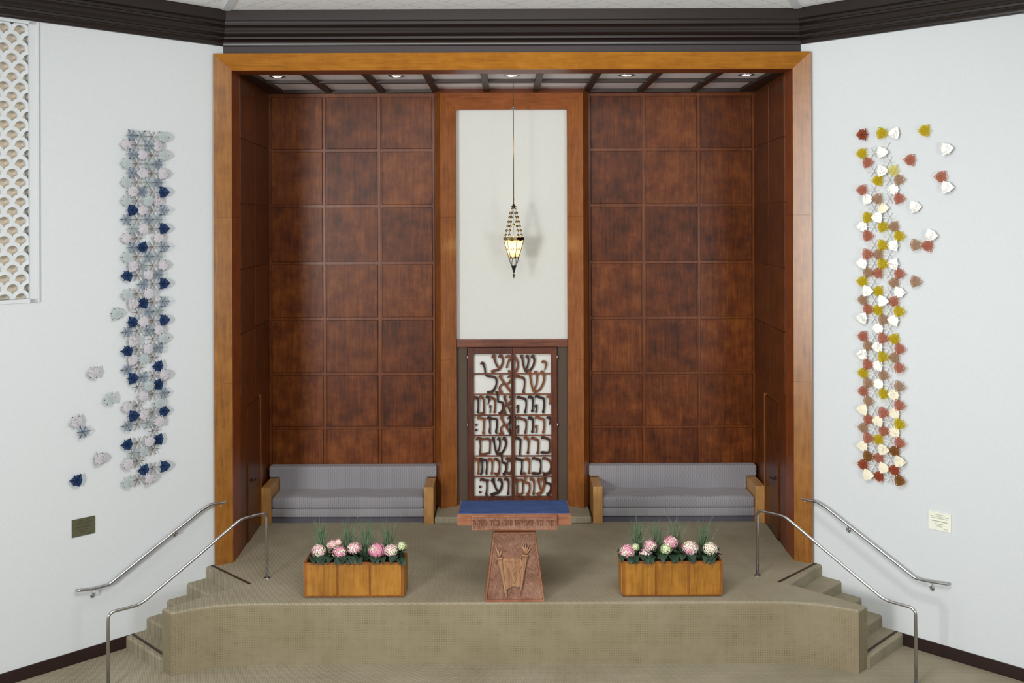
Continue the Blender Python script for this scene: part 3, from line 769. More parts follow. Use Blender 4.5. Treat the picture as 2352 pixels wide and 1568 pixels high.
obj('neck', bbox(-.285, .285, 13.80, 14.28, 1.81, 1.94, .004), 'lectern', lc)
bm = new()                                            # sloping table box
ya, yb, hw = 13.57, 14.52, .778
pts = [(-hw, ya, 1.955), (hw, ya, 1.955), (hw, yb, 1.93), (-hw, yb, 1.93), (-hw, ya, 2.115), (hw, ya, 2.115), (hw, yb, 2.03), (-hw, yb, 2.03)]
vs = [bm.verts.new(p) for p in pts]
for q in ((3, 2, 1, 0), (4, 5, 6, 7), (0, 1, 5, 4), (1, 2, 6, 5), (2, 3, 7, 6), (3, 0, 4, 7)): bm.faces.new([vs[i] for i in q])
bmesh.ops.bevel(bm, geom=bm.edges[:], offset=.005, segments=2, affect='EDGES')
obj('table_box', bm, 'lectern', lc)
bm = new(); n = lambda x, y: 2.115 + (y - ya) / (yb - ya) * (2.03 - 2.115)
tp = [(-hw + .018, ya + .016), (hw - .018, ya + .016), (hw - .018, yb - .016), (-hw + .018, yb - .016)]
slab(bm, [(x, y, n(x, y) + .006) for x, y in tp], Vector((0, 0, -.02)))
tag(obj('velvet_top', bm, 'blue', lc), 'blue velvet covered top')
bm = bbox(-.578, .578, 13.525, 13.575, 1.905, 2.105, .005); obj('apron', bm, 'lectern', lc)
bm = new(); NX, NZ = 120, 18; grid = []
for j in range(NZ + 1):
    row = []
    for i in range(NX + 1):
        x = -.556 + 1.112 * i / NX; z = 1.925 + .155 * j / NZ
        row.append(bm.verts.new((x, 13.517 + nz.fractal(Vector((x * 45, z * 60, 4)), .7, 2, 3) * .004 + (.006 if 0 < i < NX and 0 < j < NZ else 0), z)))
    grid.append(row)
for j in range(NZ):
    for i in range(NX): bm.faces.new((grid[j][i], grid[j][i + 1], grid[j + 1][i + 1], grid[j + 1][i])).smooth = True
tag(obj('inscription_field', bm, 'carved', lc), 'rough carved ground of the inscription')
for g, xa, xb in (('fmem', 2110, 2205), ('resh', 2030, 2085), ('het', 1845, 1930), ('vav', 1760, 1810), ('ayin', 1600, 1675), ('aleph', 1515, 1595), ('mem', 1430, 1500), ('he', 1310, 1400), ('shin', 1195, 1290),
                  ('het', 1070, 1130), ('shin', 930, 1045), ('bet', 680, 800), ('vav', 625, 665), ('resh', 550, 605), ('lamed', 420, 490), ('fmem', 315, 400), ('he', 235, 300), ('tav', 115, 190)):
    bm = new(); a, b = at(1075 + xa / 11.2, 1178 + 170 / 11.2, 13.52), at(1075 + xb / 11.2, 1178 + 318 / 11.2, 13.52)
    glyph(bm, g, a.x, b.x, a.z, b.z, 13.509, .02, .10); obj('raised_letter', bm, 'raised', lc)

# ================================================================ PLANTERS + PLANTS
for side in (-1, 1):
    cx = -2.24 if side < 0 else 2.205; hw = .70; nm = 'left' if side < 0 else 'right'
    yf = 13.90; yb = 14.32; zt = PZ + .495
    p = empty('planter', (cx, yf + .2, PZ), 'oblong three-panel wooden planter %s of the reading table' % nm, 'planter', 'wooden planters on the platform')
    bm = new(); th = .03
    box(bm, cx - hw, cx + hw, yf, yf + th, PZ + .02, zt); box(bm, cx - hw, cx + hw, yb - th, yb, PZ + .02, zt)
    box(bm, cx - hw, cx - hw + th, yf + th, yb - th, PZ + .02, zt); box(bm, cx + hw - th, cx + hw, yf + th, yb - th, PZ + .02, zt)
    box(bm, cx - hw + th, cx + hw - th, yf + th, yb - th, PZ + .02, PZ + .06)
    obj('box', bm, 'planter_edge', p)
    bm = new(); box(bm, cx - hw + .03, cx + hw - .03, yf + .03, yb - .03, PZ, PZ + .02); obj('plinth', bm, 'planter_edge', p)
    pw = (2 * hw - .05) / 3
    for k in range(3):
        x0 = cx - hw + .025 + k * pw
        obj('panel', bbox(x0 + .014, x0 + pw - .014, yf - .012, yf + .002, PZ + .035, zt - .028, .004), 'planter', p)
    for sx in (-1, 1):
        obj('panel', bbox(*sorted((cx + sx * (hw - .002), cx + sx * (hw + .012))), yf + .03, yb - .03, PZ + .035, zt - .028, .004), 'planter', p)
    bm = new(); box(bm, cx - hw + th, cx + hw - th, yf + th, yb - th, PZ + .06, zt - .05); obj('soil', bm, 'soil', p)

def leaf_mat(name, a, b, rough=.45):
    t = NT(name); n = t.noise(t.coords((1, 1, 1)), 14, 3)
    t.base(t.ramp(n, [(.3, lin(*a)), (.7, lin(*b))])); t.rough(rough); return t.m
M['leaf'] = leaf_mat('dark_green_leaf', (24, 46, 32), (44, 72, 50))
M['grass'] = leaf_mat('grass_blade', (62, 88, 62), (104, 128, 96), .6)
M['stem'] = leaf_mat('green_stem', (70, 104, 60), (96, 128, 76))
for nm, rgb in (('petal_pink', (226, 142, 172)), ('petal_blush', (238, 192, 204)), ('petal_cream', (242, 238, 214)), ('petal_green', (206, 224, 170))):
    t = NT(nm); t.base(lin(*rgb)); t.rough(.6); t.p.inputs['Subsurface Weight'].default_value = 0.0; M[nm] = t.m

def leaf(bm, base, d, length, width, droop, rng):
    d = Vector(d).normalized(); side = d.cross(Vector((0, 0, 1))).normalized(); up = side.cross(d)
    rows = []; n = 6
    for i in range(n + 1):
        t = i / n; c = Vector(base) + d * length * t + Vector((0, 0, 1)) * (.35 * length * t - droop * length * t * t)
        wd = width * .5 * math.sin(PI * min(1, t * .94 + .04)) ** .8 * (1.15 - .4 * t)
        rows.append([bm.verts.new(c - side * wd + up * wd * .25), bm.verts.new(c), bm.verts.new(c + side * wd + up * wd * .25)])
    for a, b in zip(rows, rows[1:]):
        for k in (0, 1): bm.faces.new((a[k], a[k + 1], b[k + 1], b[k])).smooth = True
def flower_head(c, r, mix, rng):
    bm = new(); c = Vector(c); N = int(150 * (r / .09) ** 1.2)
    ball(bm, c, r * .78, 3 if mix[3] > .4 else 2, 12)
    for i in range(N):
        ph = math.acos(1 - 2 * (i + .5) / N * .86); th = PI * (1 + 5 ** .5) * i
        d = Vector((math.sin(ph) * math.cos(th), math.sin(ph) * math.sin(th), math.cos(ph)))
        d = (d + Vector((rng.uniform(-.08, .08), rng.uniform(-.08, .08), rng.uniform(-.08, .08)))).normalized()
        ctr = c + Vector((d.x * 1.06, d.y * 1.06, d.z * .9)) * r * rng.uniform(.93, 1.06)
        u = d.orthogonal().normalized(); v = d.cross(u); rot = rng.uniform(0, PI)
        # patches of colour drift over the head
        q = nz.noise(c * 3 + d * 1.1) * .55 + rng.uniform(-.35, .35) + .5; acc = 0; mi = 3
        for k, mm in enumerate(mix):
            acc += mm
            if q < acc: mi = k; break
        s = r * rng.uniform(.14, .185); cv = bm.verts.new(ctr + d * s * .05)
        ring = []
        for k in range(8):
            a = rot + k * PI / 4; rr = s * (1.0 if k % 2 == 0 else .62)
            ring.append(bm.verts.new(ctr + (u * math.cos(a) + v * math.sin(a)) * rr + d * s * (.28 if k % 2 == 0 else .05)))
        for k in range(8):
            f = bm.faces.new((cv, ring[k], ring[(k + 1) % 8])); f.material_index = mi; f.smooth = True
    return bm
PK, BL, CR, GR = (.62, .2, .15, .03), (.3, .35, .32, .03), (.08, .25, .57, .1), (.0, .03, .35, .62)
HY = [  # side, stem pixel, heads (u, v, r px, mix), label
 (-1, 733, [(732, 1265, 15.5, BL), (757, 1252, 8, GR)], 'blush hydrangea at the left end of the left planter'),
 (-1, 774, [(764, 1250, 11, PK), (777, 1245, 8.5, PK), (780, 1269, 15.5, PK)], 'pink hydrangea with three clustered heads in the left planter'),
 (-1, 813, [(813.5, 1258.5, 14.5, BL)], 'blush hydrangea in the middle of the left planter, before the tallest grass'),
 (-1, 866, [(865.5, 1264, 17.5, PK)], 'large round pink hydrangea fourth along the left planter'),
 (-1, 908, [(898, 1264, 15, CR), (922.5, 1254, 11, GR)], 'cream and pale green hydrangea at the right end of the left planter'),
 (1, 1441, [(1441, 1266, 17, PK), (1459, 1256, 9, GR)], 'pink hydrangea at the left end of the right planter'),
 (1, 1488, [(1494, 1253, 14, BL), (1483.5, 1272, 14.5, BL)], 'blush hydrangea with two stacked heads in the right planter'),
 (1, 1536, [(1541, 1245, 15.5, PK), (1530, 1261, 12.5, GR)], 'green-white and pink hydrangea in the middle of the right planter'),
 (1, 1585, [(1585, 1258, 17, BL)], 'large round blush hydrangea fourth along the right planter'),
 (1, 1632, [(1631.5, 1260, 15.5, CR)], 'cream hydrangea at the right end of the right planter')]
for side, u0, heads, lab in HY:
    rng = random.Random(u0); zs = PZ + .445; b = at(u0, 1285, 14.06)
    b = Vector((b.x, 14.06, zs))
    h = empty('potted_hydrangea', b, lab, 'flower', 'hydrangeas in the %s planter' % ('left' if side < 0 else 'right'))
    bm = new(); hc = []
    for k, (u, v, r, mx) in enumerate(heads):
        Y = 14.02 if v > 1255 else 14.1
        c = at(u, v, Y); hc.append((c, r * Y / F, mx)); tube(bm, [b + Vector((rng.uniform(-.01, .01), 0, 0)), b.lerp(c, .5) + Vector((0, .01, 0)), c], .006, 6)
    obj('stem', bm, 'stem', h)
    for c, r, mx in hc: obj('flower_head', flower_head(c, r, mx, rng), ['petal_pink', 'petal_blush', 'petal_cream', 'petal_green'], h)
    bm = new()
    for k in range(26):
        a = k * 2.4 + rng.uniform(-.3, .3)
        base = b + Vector((0, 0, rng.uniform(.05, .15)))
        leaf(bm, base, (math.cos(a), math.sin(a) * .75, .2), rng.uniform(.12, .17), rng.uniform(.10, .13), .40, rng)
    for k in range(6):
        leaf(bm, Vector((b.x + rng.uniform(-.10, .10), 13.985, PZ + rng.uniform(.53, .56))), (rng.uniform(-.5, .5), -1, .15), rng.uniform(.13, .16), .115, rng.uniform(.75, 1.0), rng)
    obj('leaves', bm, 'leaf', h)
GS = [(-1, 738, 15, [(722, 1180), (733, 1170), (741, 1185), (700, 1200), (748, 1187)], 'upright grass tuft at the left end of the left planter'),
      (-1, 798, 17, [(832, 1160), (800, 1182), (787, 1190), (838, 1180), (852, 1190), (851, 1218)], 'tallest grass tuft behind the middle of the left planter'),
      (-1, 843, 14, [(850, 1165), (833, 1190), (846, 1190), (853, 1215)], 'dense grass tuft behind the large pink hydrangea, left planter'),
      (-1, 892, 14, [(878, 1190), (887, 1187), (924, 1178), (938, 1212), (917, 1230)], 'loose grass tuft at the right end of the left planter'),
      (1, 1466, 14, [(1459, 1155), (1445, 1185), (1484, 1185), (1393, 1303), (1470, 1190)], 'grass tuft with one long drooping blade at the left end of the right planter'),
      (1, 1510, 16, [(1480, 1155), (1497, 1190), (1565, 1178), (1590, 1190), (1513, 1190)], 'arching grass tuft second along the right planter'),
      (1, 1553, 15, [(1519, 1125), (1526, 1160), (1555, 1160), (1585, 1195), (1575, 1215)], 'grass tuft with the highest blade, middle of the right planter'),
      (1, 1613, 14, [(1650, 1160), (1635, 1180), (1698, 1240), (1600, 1210), (1660, 1195)], 'grass tuft at the right end of the right planter')]
for side, u0, n, tips, lab in GS:
    rng = random.Random(u0 * 3); b = at(u0, 1270, 14.18); b = Vector((b.x, 14.18, PZ + .445))
    g = tag(obj('grass_tuft', new(), 'grass', origin=b), lab, 'grass', 'grass tufts in the %s planter' % ('left' if side < 0 else 'right'))
    bm = new()
    tl = [at(u, v, 14.18 + rng.uniform(-.08, .12)) for u, v in tips]
    for k in range(n + 36):
        tl.append(b + Vector((rng.gauss(0, .075), rng.gauss(0, .05), rng.uniform(.25, .58))))
    for t in tl:
        st = b + Vector((rng.gauss(0, .022), rng.gauss(0, .02), 0)); t = Vector(t); hgt = max(.3, (t - st).length)
        lean = (t - st).xy.length / max(.05, abs(t.z - st.z)); 
        midp = st.lerp(t, .5) + Vector((0, 0, .10 * lean * hgt)) - Vector(((t - st).x, (t - st).y, 0)) * .18
        if t.z < st.z + .1: midp = st.lerp(t, .45) + Vector((0, 0, .55))
        pr = None; wv = Vector((rng.uniform(-1, 1), rng.uniform(-1, 1), 0)).normalized() if rng.random() < .3 else Vector((1, 0, 0))
        ww = rng.uniform(.004, .0075)
        for i in range(8):
            q = i / 7; p = st * (1 - q) ** 2 + midp * 2 * q * (1 - q) + t * q * q; wd = ww * (1 - q ** 2.2) + .0006
            cur = (bm.verts.new(p - wv * wd), bm.verts.new(p + Vector((0, -wd * .5, 0))), bm.verts.new(p + wv * wd))
            if pr:
                bm.faces.new((pr[0], pr[1], cur[1], cur[0])); bm.faces.new((pr[1], pr[2], cur[2], cur[1]))
            pr = cur
    bmesh.ops.translate(bm, verts=bm.verts[:], vec=-b); bm.to_mesh(g.data); bm.free()

# ================================================================ HANGING LAMP
LX, LY = .03, 17.3
def lz(zy): return at(1180, 440 + zy / 7.13, LY).z
lamp = empty('hanging_lamp', (LX, LY, lz(1420)), 'brass hanging eternal lamp with bead chains and lit star panes', 'lamp')
bm = new(); tube(bm, [(LX, LY, 8.499), (LX, LY, lz(215))], .007, 8)
for zy in (95, 130): ball(bm, (LX, LY, lz(zy)), .012, 0, 8)
obj('rod', bm, 'brass', lamp)
bm = new(); ball(bm, (LX, LY, at(1180, 248, LY).z), .032, 0, 16); obj('rod_ball', bm, 'steel', lamp)
bm = new(); zc = lz(245)
lathe(bm, [(.012, .045), (.022, .04), (.018, .022), (.03, .014), (.062, .0), (.055, -.008), (.03, -.012), (.018, -.03), (.004, -.04)], (LX, LY, zc), 20); obj('canopy', bm, 'brass_dark', lamp)
HEX = [2 * PI * k / 6 + .84 for k in range(6)]
R0 = .182
def hp(k, r, z): return Vector((LX + r * math.cos(HEX[k % 6]), LY + r * math.sin(HEX[k % 6]), z))
zr0, zapex = lz(775), lz(1345)
def hr(z): return R0 * max(0.0, (z - zapex) / (zr0 - zapex))
for k in range(4):
    th_ = math.radians(29 + 90 * k); bm = new(); a = Vector((LX + .04 * math.cos(th_), LY + .04 * math.sin(th_), lz(265))); b = Vector((LX + R0 * .93 * math.cos(th_), LY + R0 * .93 * math.sin(th_), lz(755))); tube(bm, [a, b], .0025, 6)
    for i in range(7):
        t = .02 + i * .148; ball(bm, a.lerp(b, t), .013 if i == 0 else .0235, 0, 10)
    obj('bead_chain', bm, 'brass', lamp)
bm = new(); tube(bm, [(LX, LY, lz(280)), (LX, LY, lz(760))], .0025, 6); ball(bm, (LX, LY, lz(540)), .024, 0, 10); obj('centre_chain', bm, 'brass', lamp)
bm = new()                                           # scalloped rim band
for k in range(6):
    A, B = hp(k, R0, 0), hp(k + 1, R0, 0); n = 8; pr = None
    for i in range(n + 1):
        t = i / n; zt = lz(752) + .006 * abs(math.sin(t * PI * 2)); zb = lz(792) - .028 * (1 - abs(2 * t - 1)) ** 1.0 if False else lz(790) - .03 * abs(2 * t - 1) ** 2 * 0 - .022 * math.exp(-((t - .5) / .12) ** 2)
        p = A.lerp(B, t); sc = hr(zb) / R0; cx_ = Vector((LX, LY, 0))
        top = Vector((p.x, p.y, zt)); q = cx_ + (p - cx_) * sc; bot = Vector((q.x, q.y, zb))
        o1 = (p - cx_).normalized() * .004
        cur = [bm.verts.new(top + o1), bm.verts.new(bot + o1), bm.verts.new(bot - o1), bm.verts.new(top - o1)]
        if pr:
            for j in range(4): bm.faces.new((pr[j], pr[(j + 1) % 4], cur[(j + 1) % 4], cur[j]))
        pr = cur
bmesh.ops.recalc_face_normals(bm, faces=bm.faces[:]); obj('rim_band', bm, 'brass_dark', lamp)
bm = new()
for k in range(6): tube(bm, [hp(k, hr(lz(790)), lz(790)), hp(k, hr(lz(1215)) + .004, lz(1215))], .0055, 6)
obj('corner_bars', bm, 'brass_dark', lamp)
gl = NT('lit_lamp_glass')
tl_ = gl.node('ShaderNodeBsdfTranslucent'); gn = gl.noise(gl.coords(), 16, 3)
gl.link(gl.ramp(gn, [(.3, lin(232, 208, 150)), (.7, lin(255, 244, 214))]), tl_.inputs[0])
df = gl.node('ShaderNodeBsdfDiffuse'); df.inputs[0].default_value = lin(240, 228, 190)
tr_ = gl.node('ShaderNodeBsdfTransparent')
m1 = gl.node('ShaderNodeMixShader'); m1.inputs[0].default_value = .3; gl.link(tl_.outputs[0], m1.inputs[1]); gl.link(df.outputs[0], m1.inputs[2])
m2 = gl.node('ShaderNodeMixShader'); m2.inputs[0].default_value = .3; gl.link(m1.outputs[0], m2.inputs[1]); gl.link(tr_.outputs[0], m2.inputs[2])
gl.link(m2.outputs[0], gl.out.inputs['Surface'])
M['glass'] = gl.m
for k in range(6):
    bm = new(); zt, zb = lz(795), lz(1075)
    a, b = hp(k, hr(zt) - .004, zt), hp(k + 1, hr(zt) - .004, zt); c, d = hp(k + 1, hr(zb) - .004, zb), hp(k, hr(zb) - .004, zb)
    m = (c + d) / 2 - Vector((0, 0, .025))
    nrm = ((a + b) / 2 - Vector((LX, LY, zt))).normalized() * .003
    slab(bm, [a, b, c, m, d], -nrm); pane = tag(obj('pane', bm, 'glass', lamp), 'lit cream glass pane')
    ctr = (a + b + c + d) / 4 + nrm * 1.6; ex = (b - a).normalized(); ez = ((a + b) / 2 - (c + d) / 2).normalized(); bm = new()
    for fl in (1, -1):
        tri = [ctr + (ex * math.sin(j * 2 * PI / 3) + ez * math.cos(j * 2 * PI / 3) * fl) * .034 for j in range(3)]
        for j in range(3): tube(bm, [tri[j], tri[(j + 1) % 3]], .0032, 5)
    obj('star', bm, 'bronze_trim', pane)
    bm = new(); e0 = nrm * 1.2                        # lower swag trim
    prs = None
    for i in range(9):
        t = i / 8; base = d.lerp(c, t); dip = -.025 * (1 - abs(2 * t - 1)); th = .010 + .018 * math.sin(PI * ((t * 2) % 1.0)) if i not in (0, 4, 8) else .008
        p1 = base + Vector((0, 0, dip + th)) + e0; p2 = base + Vector((0, 0, dip - .003)) + e0
        cur = (bm.verts.new(p1), bm.verts.new(p2))
        if prs: bm.faces.new((prs[0], prs[1], cur[1], cur[0]))
        prs = cur
    obj('swag', bm, 'bronze_trim', pane)
bm = new(); lathe(bm, [(hr(lz(1210)) + .004, lz(1210)), (.004, lz(1342))], (LX, LY, 0), 6, smooth=False); obj('cone_tip', bm, 'black', lamp)
bm = new(); tube(bm, [(LX, LY, lz(1330)), (LX, LY, lz(1375))], .005, 8); z0 = lz(1380)
lathe(bm, [(.003, .035), (.012, .03), (.02, .018), (.016, .006), (.04, .0), (.012, -.01), (.005, -.02), (.012, -.03), (.004, -.045)], (LX, LY, z0), 18); obj('finial', bm, 'brass_dark', lamp)
pl = bpy.data.lights.new('lamp_glow', 'POINT'); pl.energy = 10; pl.color = (1, .9, .68); pl.shadow_soft_size = .05
o = bpy.data.objects.new('lamp_glow', pl); COL.objects.link(o); o.parent = lamp; o.location = (0, 0, lz(890) - lz(1420))

# ================================================================ HANDRAILS
for side in (-1, 1):
    nm = 'left' if side < 0 else 'right'
    if side < 0:
        wp = [(181, 1356), (213, 1352), (250, 1342), (460, 1173), (484, 1158), (531, 1150)]; br = [(218, 1352), (408, 1212), (508, 1155)]
        fp = [(601, 1179), (556, 1190), (322, 1388), (262, 1403)]; pu = (613.5, 1329); pl_ = (248.5, 1583)
    else:
        wp = [(1826, 1142), (1876, 1152), (1897, 1165), (2102, 1327), (2120, 1332), (2174, 1341)]; br = [(1848, 1147), (1944, 1203), (2136, 1336)]
        fp = [(1750, 1173), (1800, 1184), (2033, 1378), (2092, 1394)]; pu = (1740, 1320); pl_ = (2104, 1566)
    pts = [on_wall(u, v, side, .085) for u, v in wp]
    if side > 0: pts = pts[::-1]
    # ends turn in towards the wall
    hr_ = empty('wall_handrail', pts[0], 'steel handrail bracketed to the %s white wall above the stairs' % nm, 'handrail', 'steel stair handrails')
    bm = new(); e0 = pts[0] - wl_n(side) * .03 - wl_t(side) * .02; e1 = pts[-1] - wl_n(side) * .03 + wl_t(side) * .02
    tube(bm, fillet([e0] + pts + [e1], .03, 5), .021, 12); obj('tube', bm, 'steel', hr_)
    for u, v in br:
        p = on_wall(u, v, side, .085); n = -wl_n(side); bm = new()
        tube(bm, fillet([p - Vector((0, 0, .015)), p - Vector((0, 0, .10)) + n * .01, p - Vector((0, 0, .11)) + n * .081], .03), .009, 8)
        lathe(bm, [(.034, 0), (.034, .008), (.02, .012)], p - Vector((0, 0, .11)) + n * .0815, 16, axis=-n)
        obj('bracket', bm, 'steel', hr_)
    off = (WALLK - 18.33) / math.sqrt(2)
    fpts = [on_wall(u, v, side, off) for u, v in fp]
    # posts straight down from the rail ends
    pt_ = on_wall(pu[0], pu[1], side, off); pb_ = on_wall(pl_[0], pl_[1], side, off)
    up = Vector((pt_.x, pt_.y, fpts[0].z)); lo = Vector((pb_.x, pb_.y, fpts[-1].z))
    fr = empty('free_handrail', (pt_.x, pt_.y, PZ), 'free standing steel handrail between the platform and the %s stairs' % nm, 'handrail', 'steel stair handrails')
    path = [Vector((pt_.x, pt_.y, PZ + .003)), up + Vector((0, 0, -.005))] + fpts[1:-1] + [lo + Vector((0, 0, -.02)), Vector((pb_.x, pb_.y, .003))]
    if True:
        path = [Vector((pt_.x, pt_.y, PZ + .003)), up] + fpts[1:-1] + [lo, Vector((pb_.x, pb_.y, .003))]
    bm = new(); tube(bm, fillet(path, .10, 7), .021, 12); obj('tube', bm, 'steel', fr)
    for p in (Vector((pt_.x, pt_.y, PZ)), Vector((pb_.x, pb_.y, 0))):
        bm = new(); lathe(bm, [(.055, 0.001), (.055, .006), (.045, .012), (.022, .014)], p, 20); obj('base_flange', bm, 'steel', fr)

# ================================================================ PLAQUES
for side, cor, m, lab in ((-1, ((164.5, 1194), (217, 1183.5), (217.5, 1223), (164.5, 1235)), (96, 96, 74), 'olive bronze plaque on the left wall above the handrail'),
                          (1, ((2133.5, 1172), (2184.5, 1182), (2185, 1222.5), (2133, 1213)), (236, 238, 222), 'cream plaque on the right wall above the handrail')):
    t = plain('plaque_plate_' + ('bronze' if side < 0 else 'cream'), m, .4, .3 if side < 0 else 0); ink = plain('plaque_ink_' + ('bronze' if side < 0 else 'cream'), (62, 60, 42) if side < 0 else (168, 170, 152), .6)
    P = [on_wall(u, v, side, .001) for u, v in cor]; top = (P[0].z + P[1].z) / 2; bot = (P[2].z + P[3].z) / 2
    A, B = (P[0] + P[3]) / 2, (P[1] + P[2]) / 2; ex = (B - A); nrm = wl_n(side)
    pq = empty('plaque', Vector(((A.x + B.x) / 2, (A.y + B.y) / 2, bot)), lab, 'plaque')
    bm = new(); slab(bm, [(A.x, A.y, bot), (B.x, B.y, bot), (B.x, B.y, top), (A.x, A.y, top)], nrm * .012); obj('plate', bm, t, pq)
    for f, x0, x1, hh in ((.14, .25, .75, .03), (.25, .1, .9, .03), (.34, .15, .85, .03), (.52, .16, .84, .05), (.66, .3, .7, .035), (.76, .36, .62, .03), (.82, .4, .58, .03), (.9, .66, .88, .03)):
        bm = new(); a, b = A + ex * x0 + nrm * .012, A + ex * x1 + nrm * .012; z = top - (top - bot) * f; h = (top - bot) * hh
        slab(bm, [(a.x, a.y, z), (b.x, b.y, z), (b.x, b.y, z + h), (a.x, a.y, z + h)], nrm * .0012)
        obj('text_line', bm, ink, pq)

# ================================================================ PIERCED SCREEN
side = -1
A = on_wall(88, 400, side); sA = (A.xy - wl(side, 0).xy).length
s0, s1, z0, z1 = sA, sA + 1.42, 5.03, 8.80
scr = empty('pierced_screen', wl(side, s0 + .7, 0, z0), 'white fish-scale pierced grille window at the upper left edge', 'screen')
T_ = -wl_t(side); N_ = wl_n(side)
def WP(s, z, o): p = wl(side, s, o); return Vector((p.x, p.y, z))
bm = new()
for (a, b, c, d) in ((s0, s0 + .115, z0, z1), (s1 - .1, s1, z0, z1), (s0, s1, z0, z0 + .05), (s0, s1, z1 - .03, z1)):
    slab(bm, [WP(a, c, -.14), WP(b, c, -.14), WP(b, d, -.14), WP(a, d, -.14)], N_ * .155)
slab(bm, [WP(s0, z0, .0), WP(s0 + .02, z0, 0), WP(s0 + .02, z1, 0), WP(s0, z1, 0)], N_ * .028)
obj('frame', bm, 'plaster', scr)
bm = new(); i0, i1, j0, j1 = s0 + .115, s1 - .1, z0 + .05, z1 - .03
px_s = (on_wall(31, 400, side).xy - on_wall(69, 400, side).xy).length; pz = .2565
ro, ri = px_s * .58, px_s * .345
def clip(p): return (min(max(p[0], i0), i1), min(max(p[1], j0), j1))
c0s = sA + (on_wall(50, 400, side).xy - on_wall(88, 400, side).xy).length
rows = int((j1 - j0) / (pz / 2)) + 3
ztop = on_wall(50, 66, side).z
for r in range(-1, rows):
    zc = ztop - r * pz / 2 - .02
    for c in range(-2, 8):
        sc0 = c0s + c * px_s + (px_s / 2 if r % 2 else 0); N = 14; pr = None
        yo = .002 * (r % 2)
        for i in range(N + 1):
            a = -.06 * PI + i / N * 1.12 * PI
            po, pi_ = clip((sc0 + ro * math.cos(a), zc + ro * math.sin(a))), clip((sc0 + ri * math.cos(a), zc + ri * math.sin(a)))
            yo = .014 * math.sin(a)
            cur = [WP(po[0], po[1], -.05 + yo), WP(pi_[0], pi_[1], -.05 + yo), WP(pi_[0], pi_[1], -.085), WP(po[0], po[1], -.085)]
            cur = [bm.verts.new(p) for p in cur]
            if pr:
                for j in range(4):
                    q = (pr[j], pr[(j + 1) % 4], cur[(j + 1) % 4], cur[j])
                    try:
                        f = bm.faces.new(q)
                        if f.calc_area() < 1e-7: bm.faces.remove(f)
                    except ValueError: pass
            pr = cur
bmesh.ops.recalc_face_normals(bm, faces=bm.faces[:])
obj('grille', bm, 'plaster', scr)
M['screen_back'] = plain('beige_screen_backing', (236, 222, 202), .9)
bm = new(); slab(bm, [WP(s0 + .01, z0 + .01, -.145), WP(s1 - .01, z0 + .01, -.145), WP(s1 - .01, z1 - .01, -.145), WP(s0 + .01, z1 - .01, -.145)], N_ * -.02)
tag(obj('backing', bm, 'screen_back', scr), 'beige board behind the grille')

# ================================================================ WALL SCULPTURES
LEFT = """0:1B 3G 7P|1:0W 4B 6W|2:1B 3W 7P|3:0P 4G 6B|4:1B 3W 7W|5:0P 4G 6B|6:1W 3B 7D|7:0P 4P 6W|8:1D 3W 7B|9:0B 4B 6G|10:1G 3W 7D|11:0W 6W|12:1B 3D 7B|13:0P 4B 6G|14:1W 3G 7W|15:0D 4W 6B|16:3B 7D|17:0P 4W|18:1W 3D 7B|19:4B 6G|20:1D 3W 7D|21:0B 4B 6W|22:1W 7P|23:0D 4W 6B|24:1W 3P|25:0B 6D|26:1D 3B 7W|27:4P 6D|28:3W 7B|29:0W 6P|30:1D 3W 7D|31:0B 4G 6W|33:0D 4W 6D|34:1G 3P|35:0W|36:3D 7D|37:0P 4W"""
RIGHT = """1:0Y 4V|2:1R|3:4V 6y|4:3Y 7T|5:0R 6V|6:1V 3T 7R|7:4C|8:1Y 3V|9:0V 4Y 6T|10:1R 7Y|11:4Y 6V|12:1R 3T|13:0V 4Y 6V|14:1T 3R 7R|15:0Y 6T|16:1V 3Y 7V|17:0T 4V 6R|18:1R 3Y 7Y|19:0V 4T 6V|20:3V|21:0R 4R 6Y|22:1T 3V 7R|23:0V 4Y 6T|24:1R 3V 7R|25:0Y 4T|26:1T 3V 7T|27:0R 4Y 6C|28:1T 7R|29:0C 4R 6C|30:1R 3C 7Y|31:0T 4R 6C|32:1R 3Y 7R|33:0C 4C 6b|34:1b 3R 7C|35:0r 4C 6r|36:1C 3r 7b"""
def parse(s):
    out = []
    for row in s.split('|'):
        r, items = row.split(':')
        for it in items.split(): out.append((int(r), int(it[0]), it[1]))
    return out
OPAQUE = 'WVC'
def tile_shape(bm, base, ex, ez, nrm, R, tip, off, pinmat_i, th=.005, jit=0.0, dome=.010):
    """three-pointed tile: corners at radius R, shoulders at .76 R; tip -1 left, +1 right"""
    pts = []
    for k in range(6):
        a = k * PI / 3 + (0 if tip > 0 else PI) + jit; r = R if k % 2 == 0 else R * .74
        pts.append((r * math.cos(a), r * math.sin(a), 0 if k % 2 == 0 else dome * .5))
    P = [base + ex * x + ez * y + nrm * (off + h) for x, y, h in pts]; C = base + nrm * (off + dome)
    f_ = [bm.verts.new(p) for p in P]; b_ = [bm.verts.new(p - nrm * th) for p in P]; cf, cb = bm.verts.new(C), bm.verts.new(C - nrm * th); fs = []
    for k in range(6):
        n = (k + 1) % 6
        fs += [bm.faces.new((cf, f_[k], f_[n])), bm.faces.new((cb, b_[n], b_[k])), bm.faces.new((f_[k], b_[k], b_[n], f_[n]))]
    bmesh.ops.recalc_face_normals(bm, faces=fs)
    for k in (0, 2, 4):
        p = base + ex * pts[k][0] * .76 + ez * pts[k][1] * .76 + nrm * off
        lathe(bm, [(.0062, -.028), (.0062, .0075), (.004, .010)], p, 6, mi=1, axis=nrm)
    return P
